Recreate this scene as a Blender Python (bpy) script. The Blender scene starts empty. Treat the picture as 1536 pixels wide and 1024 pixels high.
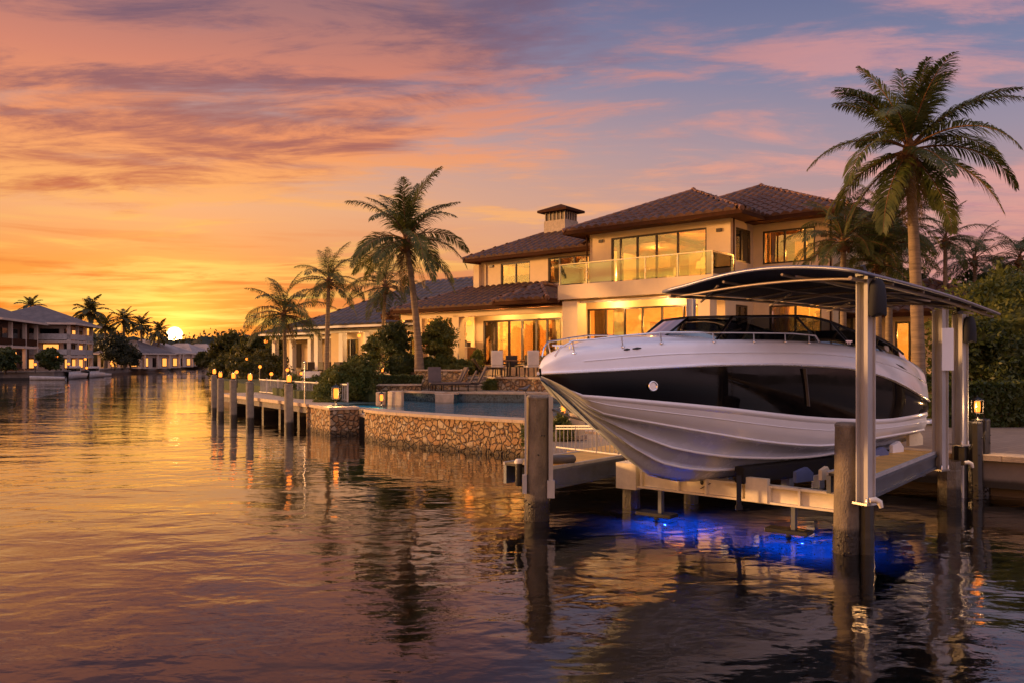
import bpy, math, random
from mathutils import Vector, Matrix, Quaternion, noise
R = math.radians
SC = bpy.context.scene
COL = SC.collection
H0 = 2.6          # eye height above the water
F = 1200.0        # focal length in pixels of the 1536 px wide frame

def PX(px, Y): return (px - 768.0) * Y / F
def PZ(py, Y): return H0 - (py - 540.0) * Y / F

# ------------------------------------------------------------------ materials
MATS = {}
def srgb(r, g, b):
    f = lambda c: (c / 255.0) / 12.92 if c <= 10 else (((c / 255.0) + .055) / 1.055) ** 2.4
    return (f(r), f(g), f(b), 1.0)

class NT:
    def __init__(s, tree): s.t = tree
    def n(s, typ, **kw):
        x = s.t.nodes.new(typ)
        for k, v in kw.items():
            if k == 'ins':
                for a, b in v.items(): s.set(x.inputs[a], b)
            else: setattr(x, k, v)
        return x
    def set(s, sock, v):
        if hasattr(v, 'is_output') or isinstance(v, bpy.types.NodeSocket): s.t.links.new(v, sock)
        else: sock.default_value = v
    def m(s, op, a, b=None, c=None, clamp=False):
        x = s.t.nodes.new('ShaderNodeMath'); x.operation = op; x.use_clamp = clamp
        s.set(x.inputs[0], a)
        if b is not None: s.set(x.inputs[1], b)
        if c is not None: s.set(x.inputs[2], c)
        return x.outputs[0]
    def mix(s, f, a, b, mode='MIX'):
        x = s.t.nodes.new('ShaderNodeMix'); x.data_type = 'RGBA'; x.blend_type = mode
        s.set(x.inputs[0], f); s.set(x.inputs[6], a); s.set(x.inputs[7], b)
        return x.outputs[2]
    def ss(s, v, lo, hi):
        x = s.t.nodes.new('ShaderNodeMapRange'); x.interpolation_type = 'SMOOTHSTEP'
        s.set(x.inputs[0], v); s.set(x.inputs[1], lo); s.set(x.inputs[2], hi)
        return x.outputs[0]

def newmat(name):
    m = bpy.data.materials.new(name); m.use_nodes = True
    t = m.node_tree; t.nodes.clear(); N = NT(t)
    out = t.nodes.new('ShaderNodeOutputMaterial')
    MATS[name] = m
    return m, N, out

def pm(name, col, rough=.6, metal=0., var=.2, ns=3., bump=0., bs=40., coat=0., stretch=(1, 1, 1), spec=.5, col2=None, wet=None):
    """principled material with noisy colour; wet = (height, colour) tidal stain at the foot"""
    m, N, out = newmat(name)
    c = tuple(col) + ((1.,) if len(col) == 3 else ())
    tc = N.n('ShaderNodeTexCoord'); mp = N.n('ShaderNodeMapping', ins={0: tc.outputs['Object'], 3: stretch})
    nz = N.n('ShaderNodeTexNoise', ins={'Vector': mp.outputs[0], 'Scale': ns, 'Detail': 6., 'Roughness': .65})
    f = N.ss(nz.outputs[0], .3, .7)
    lo = tuple(x * (1 - var) for x in c[:3]) + (1,)
    hi = tuple(min(1, x * (1 + var)) for x in c[:3]) + (1,) if col2 is None else tuple(col2) + (1,)
    base = N.mix(f, lo, hi)
    rg = N.m('ADD', N.m('MULTIPLY', f, .12), rough - .06)
    if wet:
        geo = N.n('ShaderNodeNewGeometry'); sp = N.n('ShaderNodeSeparateXYZ', ins={0: geo.outputs['Position']})
        zz = N.m('ADD', sp.outputs[2], N.m('MULTIPLY', nz.outputs[0], .12))
        w = N.ss(zz, wet[0] + .10, wet[0])
        base = N.mix(w, base, tuple(wet[1]) + (1,))
        rg = N.m('SUBTRACT', rg, N.m('MULTIPLY', w, .3), clamp=True)
    b = N.n('ShaderNodeBsdfPrincipled', ins={'Base Color': base, 'Roughness': rg, 'Metallic': metal, 'Coat Weight': coat, 'Coat Roughness': .06, 'Specular IOR Level': spec})
    if bump:
        n2 = N.n('ShaderNodeTexNoise', ins={'Vector': mp.outputs[0], 'Scale': bs, 'Detail': 4.})
        bp = N.n('ShaderNodeBump', ins={'Height': n2.outputs[0], 'Strength': bump, 'Distance': .03})
        N.set(b.inputs['Normal'], bp.outputs[0])
    N.set(out.inputs[0], b.outputs[0])
    return m

def leafmat(name, c1, c2, trans=.35, ns=2.5):
    m, N, out = newmat(name)
    tc = N.n('ShaderNodeTexCoord')
    nz = N.n('ShaderNodeTexNoise', ins={'Vector': tc.outputs['Object'], 'Scale': ns, 'Detail': 5., 'Roughness': .7})
    base = N.mix(N.ss(nz.outputs[0], .35, .65), tuple(c1) + (1,), tuple(c2) + (1,))
    d = N.n('ShaderNodeBsdfPrincipled', ins={'Base Color': base, 'Roughness': .5, 'Specular IOR Level': .35})
    t = N.n('ShaderNodeBsdfTranslucent', ins={'Color': N.mix(.5, base, (.12, .11, .02, 1))})
    x = N.n('ShaderNodeMixShader', ins={0: trans, 1: d.outputs[0], 2: t.outputs[0]})
    N.set(out.inputs[0], x.outputs[0])
    return m

def emat(name, col, s, var=0.):
    m, N, out = newmat(name)
    e = N.n('ShaderNodeEmission', ins={'Color': tuple(col) + (1,), 'Strength': s})
    N.set(out.inputs[0], e.outputs[0])
    return m

def glassmat(name, tint=(.8, .85, .85), refl=1.0, rough=0.02, base=0.04, bumpy=0.):
    m, N, out = newmat(name)
    tr = N.n('ShaderNodeBsdfTransparent', ins={'Color': tuple(tint) + (1,)})
    gl = N.n('ShaderNodeBsdfGlossy', ins={'Color': (1, 1, 1, 1), 'Roughness': rough})
    if bumpy:
        tc = N.n('ShaderNodeTexCoord')
        nz = N.n('ShaderNodeTexNoise', ins={'Vector': tc.outputs['Object'], 'Scale': .9, 'Detail': 2.})
        bp = N.n('ShaderNodeBump', ins={'Height': nz.outputs[0], 'Strength': bumpy, 'Distance': .2})
        N.set(gl.inputs['Normal'], bp.outputs[0])
    fr = N.n('ShaderNodeFresnel', ins={'IOR': 1.5})
    f = N.m('ADD', N.m('MULTIPLY', fr.outputs[0], refl), base, clamp=True)
    x = N.n('ShaderNodeMixShader', ins={0: f, 1: tr.outputs[0], 2: gl.outputs[0]})
    N.set(out.inputs[0], x.outputs[0])
    return m

def stonemat(name, scale=3.4, tone=1., wet=True, warm=1.):
    m, N, out = newmat(name)
    tc = N.n('ShaderNodeTexCoord')
    nz = N.n('ShaderNodeTexNoise', ins={'Vector': tc.outputs['Object'], 'Scale': 2.5, 'Detail': 3.})
    v = N.n('ShaderNodeVectorMath', operation='ADD', ins={0: tc.outputs['Object'], 1: N.n('ShaderNodeVectorMath', operation='SCALE', ins={0: nz.outputs[1], 'Scale': .28}).outputs[0]})
    vo = N.n('ShaderNodeTexVoronoi', feature='F1', ins={'Vector': v.outputs[0], 'Scale': scale})
    ve = N.n('ShaderNodeTexVoronoi', feature='DISTANCE_TO_EDGE', ins={'Vector': v.outputs[0], 'Scale': scale})
    sep = N.n('ShaderNodeSeparateColor', ins={0: vo.outputs['Color']})
    a = N.mix(sep.outputs[0], (.54 * tone, .37 * tone, .18 * tone, 1), (.42 * tone, .22 * tone, .08 * tone, 1))
    a = N.mix(N.ss(sep.outputs[1], .6, .9), a, (.60 * tone, .48 * tone, .32 * tone, 1))
    fine = N.n('ShaderNodeTexNoise', ins={'Vector': tc.outputs['Object'], 'Scale': 22., 'Detail': 5.})
    a = N.mix(N.m('MULTIPLY', fine.outputs[0], .55), a, (.16 * tone, .11 * tone, .07 * tone, 1))
    edge = N.ss(ve.outputs[0], .01, .055)
    a = N.mix(edge, (.15, .095, .052, 1), a)
    if wet:
        geo = N.n('ShaderNodeNewGeometry'); sp = N.n('ShaderNodeSeparateXYZ', ins={0: geo.outputs['Position']})
        w = N.ss(N.m('ADD', sp.outputs[2], N.m('MULTIPLY', nz.outputs[0], .3)), .42, .22)
        a = N.mix(N.m('MULTIPLY', w, .8), a, (.035, .028, .015, 1))
    b = N.n('ShaderNodeBsdfPrincipled', ins={'Base Color': a, 'Roughness': .8})
    hgt = N.m('ADD', N.ss(ve.outputs[0], .0, .16), N.m('MULTIPLY', fine.outputs[0], .25))
    bp = N.n('ShaderNodeBump', ins={'Height': hgt, 'Strength': 1., 'Distance': .09})
    N.set(b.inputs['Normal'], bp.outputs[0]); N.set(out.inputs[0], b.outputs[0])
    return m

def pavemat(name, col, scale=1.4):
    m, N, out = newmat(name)
    tc = N.n('ShaderNodeTexCoord'); mp = N.n('ShaderNodeMapping', ins={0: tc.outputs['Object'], 2: (0, 0, R(-37))})
    br = N.n('ShaderNodeTexBrick', ins={'Vector': mp.outputs[0], 'Color1': tuple(col) + (1,), 'Color2': tuple(c * .8 for c in col) + (1,), 'Mortar': tuple(c * .4 for c in col) + (1,), 'Scale': scale, 'Mortar Size': .012})
    nz = N.n('ShaderNodeTexNoise', ins={'Vector': tc.outputs['Object'], 'Scale': 6., 'Detail': 6.})
    c = N.mix(N.m('MULTIPLY', nz.outputs[0], .5), br.outputs[0], tuple(x * .55 for x in col) + (1,))
    b = N.n('ShaderNodeBsdfPrincipled', ins={'Base Color': c, 'Roughness': .55})
    N.set(out.inputs[0], b.outputs[0])
    return m

def plankmat(name, col, width=.14, ang=0., axis=0):
    m, N, out = newmat(name)
    tc = N.n('ShaderNodeTexCoord')
    sp = N.n('ShaderNodeSeparateXYZ', ins={0: tc.outputs['Object']})
    x = N.m('DIVIDE', sp.outputs[axis], width)
    fr = N.m('FRACT', x); fl = N.m('FLOOR', x)
    wn = N.n('ShaderNodeTexWhiteNoise', noise_dimensions='1D', ins={'W': fl})
    gap = N.ss(N.m('ABSOLUTE', N.m('SUBTRACT', fr, .5)), .46, .5)
    nz = N.n('ShaderNodeTexNoise', ins={'Vector': tc.outputs['Object'], 'Scale': 9., 'Detail': 6.})
    c = N.mix(wn.outputs[0], tuple(c * .75 for c in col) + (1,), tuple(min(1, c * 1.2) for c in col) + (1,))
    c = N.mix(N.m('MULTIPLY', nz.outputs[0], .4), c, tuple(c * .5 for c in col) + (1,))
    c = N.mix(gap, c, (.02, .015, .01, 1))
    b = N.n('ShaderNodeBsdfPrincipled', ins={'Base Color': c, 'Roughness': .6})
    bp = N.n('ShaderNodeBump', ins={'Height': N.m('SUBTRACT', 1., gap), 'Strength': .6, 'Distance': .02})
    N.set(b.inputs['Normal'], bp.outputs[0])
    N.set(out.inputs[0], b.outputs[0])
    return m

pm('stucco', (.74, .57, .34), .8, var=.06, ns=1.2, bump=.15, bs=60)
pm('stucco_light', (.80, .62, .36), .8, var=.06, ns=1.2, bump=.15, bs=60)
pm('far_stucco', (.62, .50, .40), .8, var=.1, ns=.6)
pm('plaster_in', (.66, .40, .15), .8, var=.08, ns=1.)
pm('fascia', (.055, .022, .010), .9, var=.2, ns=4, spec=.1)
pm('soffit', (.15, .07, .028), .9, var=.2, ns=4, spec=.1)
pm('white_fascia', (.7, .66, .58), .6, var=.08)
pm('roof_tile', (.095, .042, .024), .7, var=.5, ns=3.2, bump=.2, bs=30)
pm('roof_tile_blue', (.078, .060, .058), .55, var=.35, ns=2.2, bump=.2, bs=30)
pm('ridge_tile', (.20, .095, .05), .6, var=.35, ns=4)
pm('far_roof', (.13, .105, .10), .7, var=.3, ns=.8)
pm('far_roof_pale', (.32, .26, .23), .7, var=.25, ns=.5)
pm('window_frame', (.035, .020, .013), .4, var=.2)
pm('chimney_brick', (.42, .34, .25), .8, var=.2, ns=6, bump=.3, bs=20)
pm('steel', (.62, .60, .58), .25, 1., var=.06)
pm('chrome', (.85, .85, .86), .08, 1., var=.02)
pm('aluminium', (.44, .43, .44), .68, .0, spec=.25, var=.12, ns=4., stretch=(1, 1, .3))
pm('beam_paint', (.74, .66, .50), .5, .0, var=.14, ns=3.)
pm('beam_grey', (.15, .17, .21), .42, .55, var=.18, ns=3.)
pm('concrete', (.19, .155, .115), .85, var=.38, ns=3.5, bump=.6, bs=45, stretch=(1, 1, .5), wet=(.34, (.018, .012, .008)))
pm('concrete_grey', (.21, .185, .155), .85, var=.25, ns=5, bump=.5, bs=45, wet=(.34, (.02, .015, .01)))
pm('coping', (.50, .38, .26), .7, var=.18, ns=4, bump=.2, bs=40)
pm('black_pile', (.02, .019, .02), .35, var=.4, ns=4)
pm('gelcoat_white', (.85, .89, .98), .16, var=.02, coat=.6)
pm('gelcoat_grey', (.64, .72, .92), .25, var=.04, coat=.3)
pm('gelcoat_black', (.003, .003, .004), .07, var=.1, spec=.28)
pm('black_plastic', (.012, .012, .014), .45, var=.2)
pm('black_fabric', (.010, .011, .018), .8, var=.3)
pm('canopy_top', (.012, .015, .034), .8, var=.2, spec=.15)
pm('canopy_rim', (.20, .21, .28), .35, .5, var=.1)
pm('canopy_frame', (.26, .21, .17), .45, .4, var=.15)
pm('bunk_carpet', (.008, .008, .010), .9, var=.4)
pm('pad_blue', (.10, .14, .32), .5, var=.1)
pm('cushion', (.55, .50, .45), .8, var=.08)
pm('wicker', (.035, .024, .018), .6, var=.3, ns=30)
pm('lounger_fabric', (.10, .075, .07), .8, var=.2)
pm('teak', (.24, .13, .055), .55, var=.3, ns=6)
pm('trunk', (.21, .155, .10), .9, var=.3, ns=5, bump=.6, bs=14, stretch=(.3, .3, 3))
pm('boot', (.17, .085, .035), .9, var=.4, ns=8)
pm('bark', (.08, .055, .035), .9, var=.3, ns=8)
pm('soil', (.07, .05, .03), .95, var=.3)
pm('lawn', (.05, .065, .02), .95, var=.35, ns=1.5, bump=.5, bs=60)
pm('earth', (.12, .09, .06), .95, var=.3, ns=.4)
pm('far_timber', (.10, .050, .028), .7, var=.3)
pm('art', (.16, .10, .05), .6, var=.9, ns=3.)
pm('quay', (.20, .17, .145), .9, var=.35, ns=.8, wet=(.35, (.02, .016, .012)))
pm('fender', (.10, .095, .10), .5, var=.2)
pm('curtain', (.55, .38, .18), .9, var=.15, ns=8, stretch=(6, 6, .3))
pm('cabinet', (.20, .09, .035), .45, var=.3)
pm('bird_grey', (.10, .10, .12), .7, var=.3, ns=40)
pm('boat_far_white', (.5, .47, .45), .4)
pm('rail_white', (.50, .48, .45), .45, .2)
pm('pool_plaster', (.03, .26, .32), .6, var=.2)
pm('pool_tile', (.05, .09, .11), .3, var=.6, ns=14)
leafmat('palm_leaf', (.045, .070, .018), (.115, .125, .034), .42)
leafmat('palm_leaf_far', (.035, .045, .015), (.075, .075, .022), .3)
leafmat('leaf_dark', (.026, .048, .012), (.070, .092, .022), .3, 1.2)
leafmat('leaf_light', (.065, .10, .02), (.17, .18, .04), .4, 1.6)
leafmat('leaf_far', (.020, .026, .012), (.040, .044, .018), .2, .2)
stonemat('stone', 5.7, .98, warm=1.)
stonemat('stone_dry', 5.2, 1.0, wet=False)
pavemat('paving', (.34, .26, .20))
pavemat('pool_paving', (.40, .31, .22), 2.)
plankmat('dock_plank', (.30, .24, .19), .15, axis=0)
plankmat('grating', (.80, .47, .12), .075, axis=0)
emat('lamp_glow', (1., .22, .025), 3.2)
emat('lamp_glow_soft', (1., .32, .05), 2.6)
emat('room_glow', (1., .55, .18), 5.)
emat('far_window_glow', (1., .36, .07), 1.7)
leafmat('dead_leaf', (.13, .075, .03), (.24, .15, .06), .3)
leafmat('leaf_bank', (.05, .06, .012), (.14, .12, .03), .45, .4)
emat('blue_glow', (.02, .12, 1.), 14.)
glassmat('window_glass', (.95, .92, .84), 1.2, .015, .07, bumpy=.05)
glassmat('rail_glass', (.78, .86, .78), 1.2, .02, .05)
glassmat('boat_glass', (.15, .19, .27), 1.6, .02, .20)
glassmat('lantern_glass', (1, .9, .75), .6, .05, .0)

# ------------------------------------------------------------------ mesh builder
class MB:
    def __init__(s): s.v = []; s.f = []; s.mi = []; s.smooth = []; s.cur = 0; s.sm = False
    def add(s, vs, fs, sm=None):
        b = len(s.v); s.v += [tuple(v) for v in vs]
        for f in fs:
            s.f.append(tuple(b + i for i in f)); s.mi.append(s.cur); s.smooth.append(s.sm if sm is None else sm)
        return s
    def box(s, x0, x1, y0, y1, z0, z1, M=None):
        vs = [(x, y, z) for z in (z0, z1) for y in (y0, y1) for x in (x0, x1)]
        if M is not None: vs = [M @ Vector(v) for v in vs]
        return s.add(vs, [(0, 2, 3, 1), (4, 5, 7, 6), (0, 1, 5, 4), (2, 6, 7, 3), (0, 4, 6, 2), (1, 3, 7, 5)], False)
    def bar(s, p, q, w, h=None, up=(0, 0, 1)):
        """rectangular bar from p to q, width w, height h"""
        p, q = Vector(p), Vector(q); h = h or w; d = (q - p); L = d.length; d.normalize(); u = Vector(up)
        if abs(d.dot(u)) > .98: u = Vector((1, 0, 0))
        sd = d.cross(u).normalized(); u = sd.cross(d).normalized()
        vs = []
        for c in (p, q):
            for a, b in ((-1, -1), (1, -1), (1, 1), (-1, 1)): vs.append(c + sd * a * w / 2 + u * b * h / 2)
        return s.add(vs, [(0, 3, 2, 1), (4, 5, 6, 7), (0, 1, 5, 4), (1, 2, 6, 5), (2, 3, 7, 6), (3, 0, 4, 7)], False)
    def tube(s, pts, r, n=8, closed=False, caps=True):
        pts = [Vector(p) for p in pts]; k = len(pts)
        rs = r if isinstance(r, (list, tuple)) else [r] * k
        vs = []; ref = None
        for i, p in enumerate(pts):
            d = (pts[(i + 1) % k] if (closed or i < k - 1) else p) - (pts[i - 1] if (closed or i > 0) else p)
            d = d.normalized() if d.length > 1e-9 else Vector((0, 0, 1))
            if ref is None:
                ref = Vector((0, 0, 1)) if abs(d.z) < .9 else Vector((1, 0, 0))
            a = d.cross(ref).normalized(); b = a.cross(d).normalized(); ref = b
            for j in range(n):
                t = 2 * math.pi * j / n
                vs.append(p + (a * math.cos(t) + b * math.sin(t)) * rs[i])
        fs = []
        for i in range(k if closed else k - 1):
            for j in range(n):
                i2 = (i + 1) % k; j2 = (j + 1) % n
                fs.append((i * n + j, i * n + j2, i2 * n + j2, i2 * n + j))
        s.add(vs, fs, True)
        if caps and not closed:
            s.add(vs[:n], [tuple(range(n))[::-1]], False); s.add(vs[-n:], [tuple(range(n))], False)
        return s
    def lathe(s, c, prof, n=16, sm=True):
        """prof: list of (r, z) about the vertical through c"""
        c = Vector(c); vs = []
        for r, z in prof:
            for j in range(n):
                t = 2 * math.pi * j / n; vs.append((c.x + r * math.cos(t), c.y + r * math.sin(t), c.z + z))
        fs = []
        for i in range(len(prof) - 1):
            for j in range(n):
                j2 = (j + 1) % n; fs.append((i * n + j, i * n + j2, (i + 1) * n + j2, (i + 1) * n + j))
        s.add(vs, fs, sm)
        if prof[-1][0] > 1e-4: s.add(vs[-n:], [tuple(range(n))], False)
        if prof[0][0] > 1e-4: s.add(vs[:n], [tuple(range(n))[::-1]], False)
        return s
    def prism(s, poly, z0, z1, top=True):
        """vertical prism over a 2-D polygon (counter-clockwise)"""
        n = len(poly)
        a = sum(poly[i][0] * poly[(i + 1) % n][1] - poly[(i + 1) % n][0] * poly[i][1] for i in range(n))
        if a < 0: poly = poly[::-1]
        vs = [(p[0], p[1], z0) for p in poly] + [(p[0], p[1], z1) for p in poly]
        fs = [(i, (i + 1) % n, n + (i + 1) % n, n + i) for i in range(n)]
        s.add(vs, fs, False)
        if top: s.add(vs[n:], [tuple(range(n))], False)
        s.add(vs[:n], [tuple(range(n))[::-1]], False)
        return s
    def ball(s, c, r, n=12, m=8, sc=(1, 1, 1)):
        vs = []; fs = []
        for i in range(m + 1):
            a = math.pi * i / m
            for j in range(n):
                t = 2 * math.pi * j / n
                vs.append((c[0] + r * sc[0] * math.sin(a) * math.cos(t), c[1] + r * sc[1] * math.sin(a) * math.sin(t), c[2] + r * sc[2] * math.cos(a)))
        for i in range(m):
            for j in range(n):
                j2 = (j + 1) % n; fs.append((i * n + j, (i + 1) * n + j, (i + 1) * n + j2, i * n + j2))
        return s.add(vs, fs, True)
    def grid(s, rows, closed=False, sm=True):
        """rows of equal numbers of points lofted into a surface"""
        n = len(rows[0]); vs = [p for r in rows for p in r]; fs = []
        for i in range(len(rows) - 1):
            for j in range(n if closed else n - 1):
                j2 = (j + 1) % n; fs.append((i * n + j, i * n + j2, (i + 1) * n + j2, (i + 1) * n + j))
        return s.add(vs, fs, sm)
    def build(s, name, mat, parent=None, world=False, bevel=0.):
        me = bpy.data.meshes.new(name)
        vs = s.v
        if world and parent is not None:
            inv = wm(parent).inverted(); vs = [inv @ Vector(v) for v in vs]
        me.from_pydata([tuple(v) for v in vs], [], s.f)
        for mt in (mat if isinstance(mat, (list, tuple)) else [mat]): me.materials.append(MATS[mt])
        for p, i, q in zip(me.polygons, s.mi, s.smooth): p.material_index = i; p.use_smooth = q
        me.update()
        o = bpy.data.objects.new(name, me); COL.objects.link(o)
        if parent is not None: o.parent = parent
        if bevel:
            b = o.modifiers.new('bevel', 'BEVEL'); b.width = bevel; b.segments = 2; b.limit_method = 'ANGLE'
        return o

def wm(o):
    m = Matrix.LocRotScale(o.location, o.rotation_euler, o.scale)
    return wm(o.parent) @ m if o.parent else m

def tag(o, label, cat=None, group=None, kind=None):
    if label: o['label'] = label
    if cat: o['category'] = cat
    if group: o['group'] = group
    if kind: o['kind'] = kind
    return o

def thing(name, label, cat, loc=(0, 0, 0), rz=0., group=None):
    o = bpy.data.objects.new(name, None); COL.objects.link(o)
    o.location = loc; o.rotation_euler = (0, 0, rz); o.empty_display_size = .2
    return tag(o, label, cat, group)

def dup(root, loc, rz=None, label=None, group=None, scale=None):
    r = root.copy(); COL.objects.link(r); r.location = loc
    if rz is not None: r.rotation_euler = (0, 0, rz)
    if scale: r.scale = (scale,) * 3
    if label: r['label'] = label
    if group: r['group'] = group
    for ch in list(root.children):
        c = ch.copy(); COL.objects.link(c); c.parent = r
        for g in ch.children:
            d = g.copy(); COL.objects.link(d); d.parent = c
    return r

def lamp(name, loc, power, col=(1, .55, .22), rad=.12, parent=None):
    l = bpy.data.lights.new(name, 'POINT'); l.energy = power; l.color = col; l.shadow_soft_size = 0
    o = bpy.data.objects.new(name, l); COL.objects.link(o); o.location = loc
    if parent is not None:
        o.parent = parent
    return o

def lerp(a, b, t): return a + (b - a) * t
def interp(x, tab):
    if x <= tab[0][0]: return tab[0][1]
    for (a, b), (c, d) in zip(tab, tab[1:]):
        if x <= c: return b + (d - b) * (x - a) / (c - a)
    return tab[-1][1]
def smooth_interp(x, tab):
    """Catmull-Rom through a table"""
    if x <= tab[0][0]: return tab[0][1]
    if x >= tab[-1][0]: return tab[-1][1]
    for i in range(len(tab) - 1):
        if x <= tab[i + 1][0]:
            x0, y0 = tab[i]; x1, y1 = tab[i + 1]
            m0 = (y1 - tab[i - 1][1]) / (x1 - tab[i - 1][0]) if i > 0 else (y1 - y0) / (x1 - x0)
            m1 = (tab[i + 2][1] - y0) / (tab[i + 2][0] - x0) if i + 2 < len(tab) else (y1 - y0) / (x1 - x0)
            h = x1 - x0; t = (x - x0) / h
            return (2*t**3-3*t**2+1)*y0 + (t**3-2*t**2+t)*h*m0 + (-2*t**3+3*t**2)*y1 + (t**3-t**2)*h*m1
# ------------------------------------------------------------------ camera, sun, sky
cam = bpy.data.cameras.new('camera'); co = bpy.data.objects.new('camera', cam); COL.objects.link(co)
co.location = (0, 0, H0); co.rotation_euler = (R(90), 0, 0)
cam.sensor_width = 36; cam.lens = 36 * F / 1536; cam.shift_y = 28 / 1536; cam.clip_end = 6000; cam.clip_start = .1
SC.camera = co
SUN_AZ = math.atan2(262 - 768, 1200)      # azimuth of the setting sun (from +Y, clockwise)
LAMP_AZ, LAMP_EL = R(-80), R(7)
sl = bpy.data.lights.new('sun', 'SUN'); sl.energy = 5.0; sl.angle = R(5); sl.color = (1, .50, .18)
so = bpy.data.objects.new('sun', sl); COL.objects.link(so)
sd = Vector((math.sin(LAMP_AZ) * math.cos(LAMP_EL), math.cos(LAMP_AZ) * math.cos(LAMP_EL), math.sin(LAMP_EL)))
so.rotation_euler = sd.to_track_quat('Z', 'Y').to_euler()

w = bpy.data.worlds.new('World'); SC.world = w; w.use_nodes = True
t = w.node_tree; t.nodes.clear(); N = NT(t)
wout = N.n('ShaderNodeOutputWorld')
tc = N.n('ShaderNodeTexCoord'); D = N.n('ShaderNodeVectorMath', operation='NORMALIZE', ins={0: tc.outputs['Generated']}).outputs[0]
sp = N.n('ShaderNodeSeparateXYZ', ins={0: D}); dx, dy, dz = sp.outputs
hl = N.m('SQRT', N.m('ADD', N.m('ADD', N.m('MULTIPLY', dx, dx), N.m('MULTIPLY', dy, dy)), 1e-5))
# w_side: 0 on the sunset side (left), 1 on the dusk side (right)
hx = N.m('DIVIDE', dx, hl); hy = N.m('DIVIDE', dy, hl)
elev = N.m('DIVIDE', dz, hl)          # tangent of the elevation
def ramp(fac, stops):
    r = N.n('ShaderNodeValToRGB'); N.set(r.inputs[0], fac); e = r.color_ramp.elements
    r.color_ramp.interpolation = 'EASE' if False else 'LINEAR'
    while len(e) < len(stops): e.new(.5)
    for i, (p, c) in enumerate(stops): e[i].position = p; e[i].color = srgb(*c)
    return r.outputs[0]
ef = N.m('DIVIDE', N.m('ABSOLUTE', elev), .6, clamp=True)
left = ramp(ef, [(0., (248, 116, 18)), (.07, (248, 130, 28)), (.17, (250, 158, 66)), (.30, (244, 176, 122)), (.44, (212, 164, 146)), (.57, (166, 144, 156)), (.70, (130, 124, 152)), (1., (88, 90, 118))])
right = ramp(ef, [(0., (176, 112, 104)), (.10, (186, 126, 126)), (.25, (192, 150, 146)), (.42, (154, 142, 160)), (.57, (122, 128, 160)), (.72, (104, 112, 148)), (1., (72, 80, 112))])
side = N.ss(hx, -.50, .62)
base = N.mix(side, left, right)
# warm afterglow opposite, out of frame to the left and behind: what the windows mirror
back = N.m('MULTIPLY', N.ss(hy, .55, -.25), N.ss(hx, .35, -.55))
base = N.mix(N.m('MULTIPLY', back, .85), base, ramp(ef, [(0., (255, 168, 58)), (.25, (255, 184, 84)), (.6, (240, 170, 110)), (1., (150, 124, 140))]))
# clouds: noise on a flat layer overhead
den = N.m('ADD', N.m('MAXIMUM', elev, .0), .10)
cx = N.m('DIVIDE', hx, den); cy = N.m('DIVIDE', hy, den)
cv = N.n('ShaderNodeCombineXYZ', ins={0: cx, 1: cy, 2: 0.}).outputs[0]
def cloud(scale, loc, rot, sc, det, rough, dist=0.):
    mp = N.n('ShaderNodeMapping', ins={0: cv, 1: loc, 2: (0, 0, rot), 3: sc})
    return N.n('ShaderNodeTexNoise', ins={'Vector': mp.outputs[0], 'Scale': scale, 'Detail': det, 'Roughness': rough, 'Distortion': dist}).outputs[0]
big = cloud(.42, (3.3, 1.2, 0), R(14), (.55, 1.25, 1), 6., .58, .4)
med = cloud(1.25, (7.7, 4.1, 0), R(12), (.55, 1.35, 1), 8., .62, .5)
fine = cloud(3.6, (1.1, 9.4, 0), R(16), (.5, 1.3, 1), 8., .66, .5)
ang = N.m('ARCTAN2', dx, dy)
low = N.m('ADD', .155, N.m('MULTIPLY', N.ss(ang, -.50, .20), .20))
bank = N.m('MULTIPLY', N.ss(N.m('SUBTRACT', elev, low), -.035, .06), N.ss(ang, .42, -.05))
wisp = N.m('MULTIPLY', N.ss(elev, .20, .30), N.ss(elev, .50, .36))
leftw = N.m('ADD', N.m('ADD', N.m('MULTIPLY', bank, 1.35), N.m('MULTIPLY', wisp, .35)), -.35)
cover = N.m('ADD', N.m('ADD', N.m('MULTIPLY', big, .55), N.m('MULTIPLY', med, .45)), N.m('MULTIPLY', leftw, .105))
cm = N.ss(cover, .475, .575)
tex = N.ss(N.m('ADD', N.m('MULTIPLY', med, .45), N.m('MULTIPLY', fine, .55)), .43, .58)
cl_dark_l = ramp(ef, [(0., (226, 98, 26)), (.13, (230, 116, 46)), (.28, (204, 104, 62)), (.42, (170, 98, 86)), (.56, (142, 94, 100)), (.7, (116, 88, 106)), (1., (82, 72, 92))])
cl_lit_l = ramp(ef, [(0., (255, 200, 80)), (.13, (255, 196, 96)), (.30, (255, 180, 100)), (.44, (246, 152, 96)), (.57, (216, 132, 104)), (.7, (170, 116, 112)), (1., (120, 100, 115))])
cl_dark_r = ramp(ef, [(0., (190, 116, 108)), (.3, (186, 132, 148)), (.6, (150, 122, 152)), (1., (100, 92, 130))])
cl_lit_r = ramp(ef, [(0., (214, 140, 116)), (.3, (226, 160, 150)), (.6, (212, 150, 150)), (1., (150, 120, 150))])
sidec = N.ss(hx, -.15, .5)
cdark = N.mix(sidec, cl_dark_l, cl_dark_r); clit = N.mix(sidec, cl_lit_l, cl_lit_r)
ccol = N.mix(tex, cdark, clit)
sky = N.mix(N.m('MULTIPLY', cm, .92), base, ccol)
# thin bright edges under the cloud deck
edge = N.m('MULTIPLY', N.ss(cover, .44, .50), N.ss(cover, .565, .50))
sky = N.mix(N.m('MULTIPLY', edge, N.m('MULTIPLY', tex, .75)), sky, clit)
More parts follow.
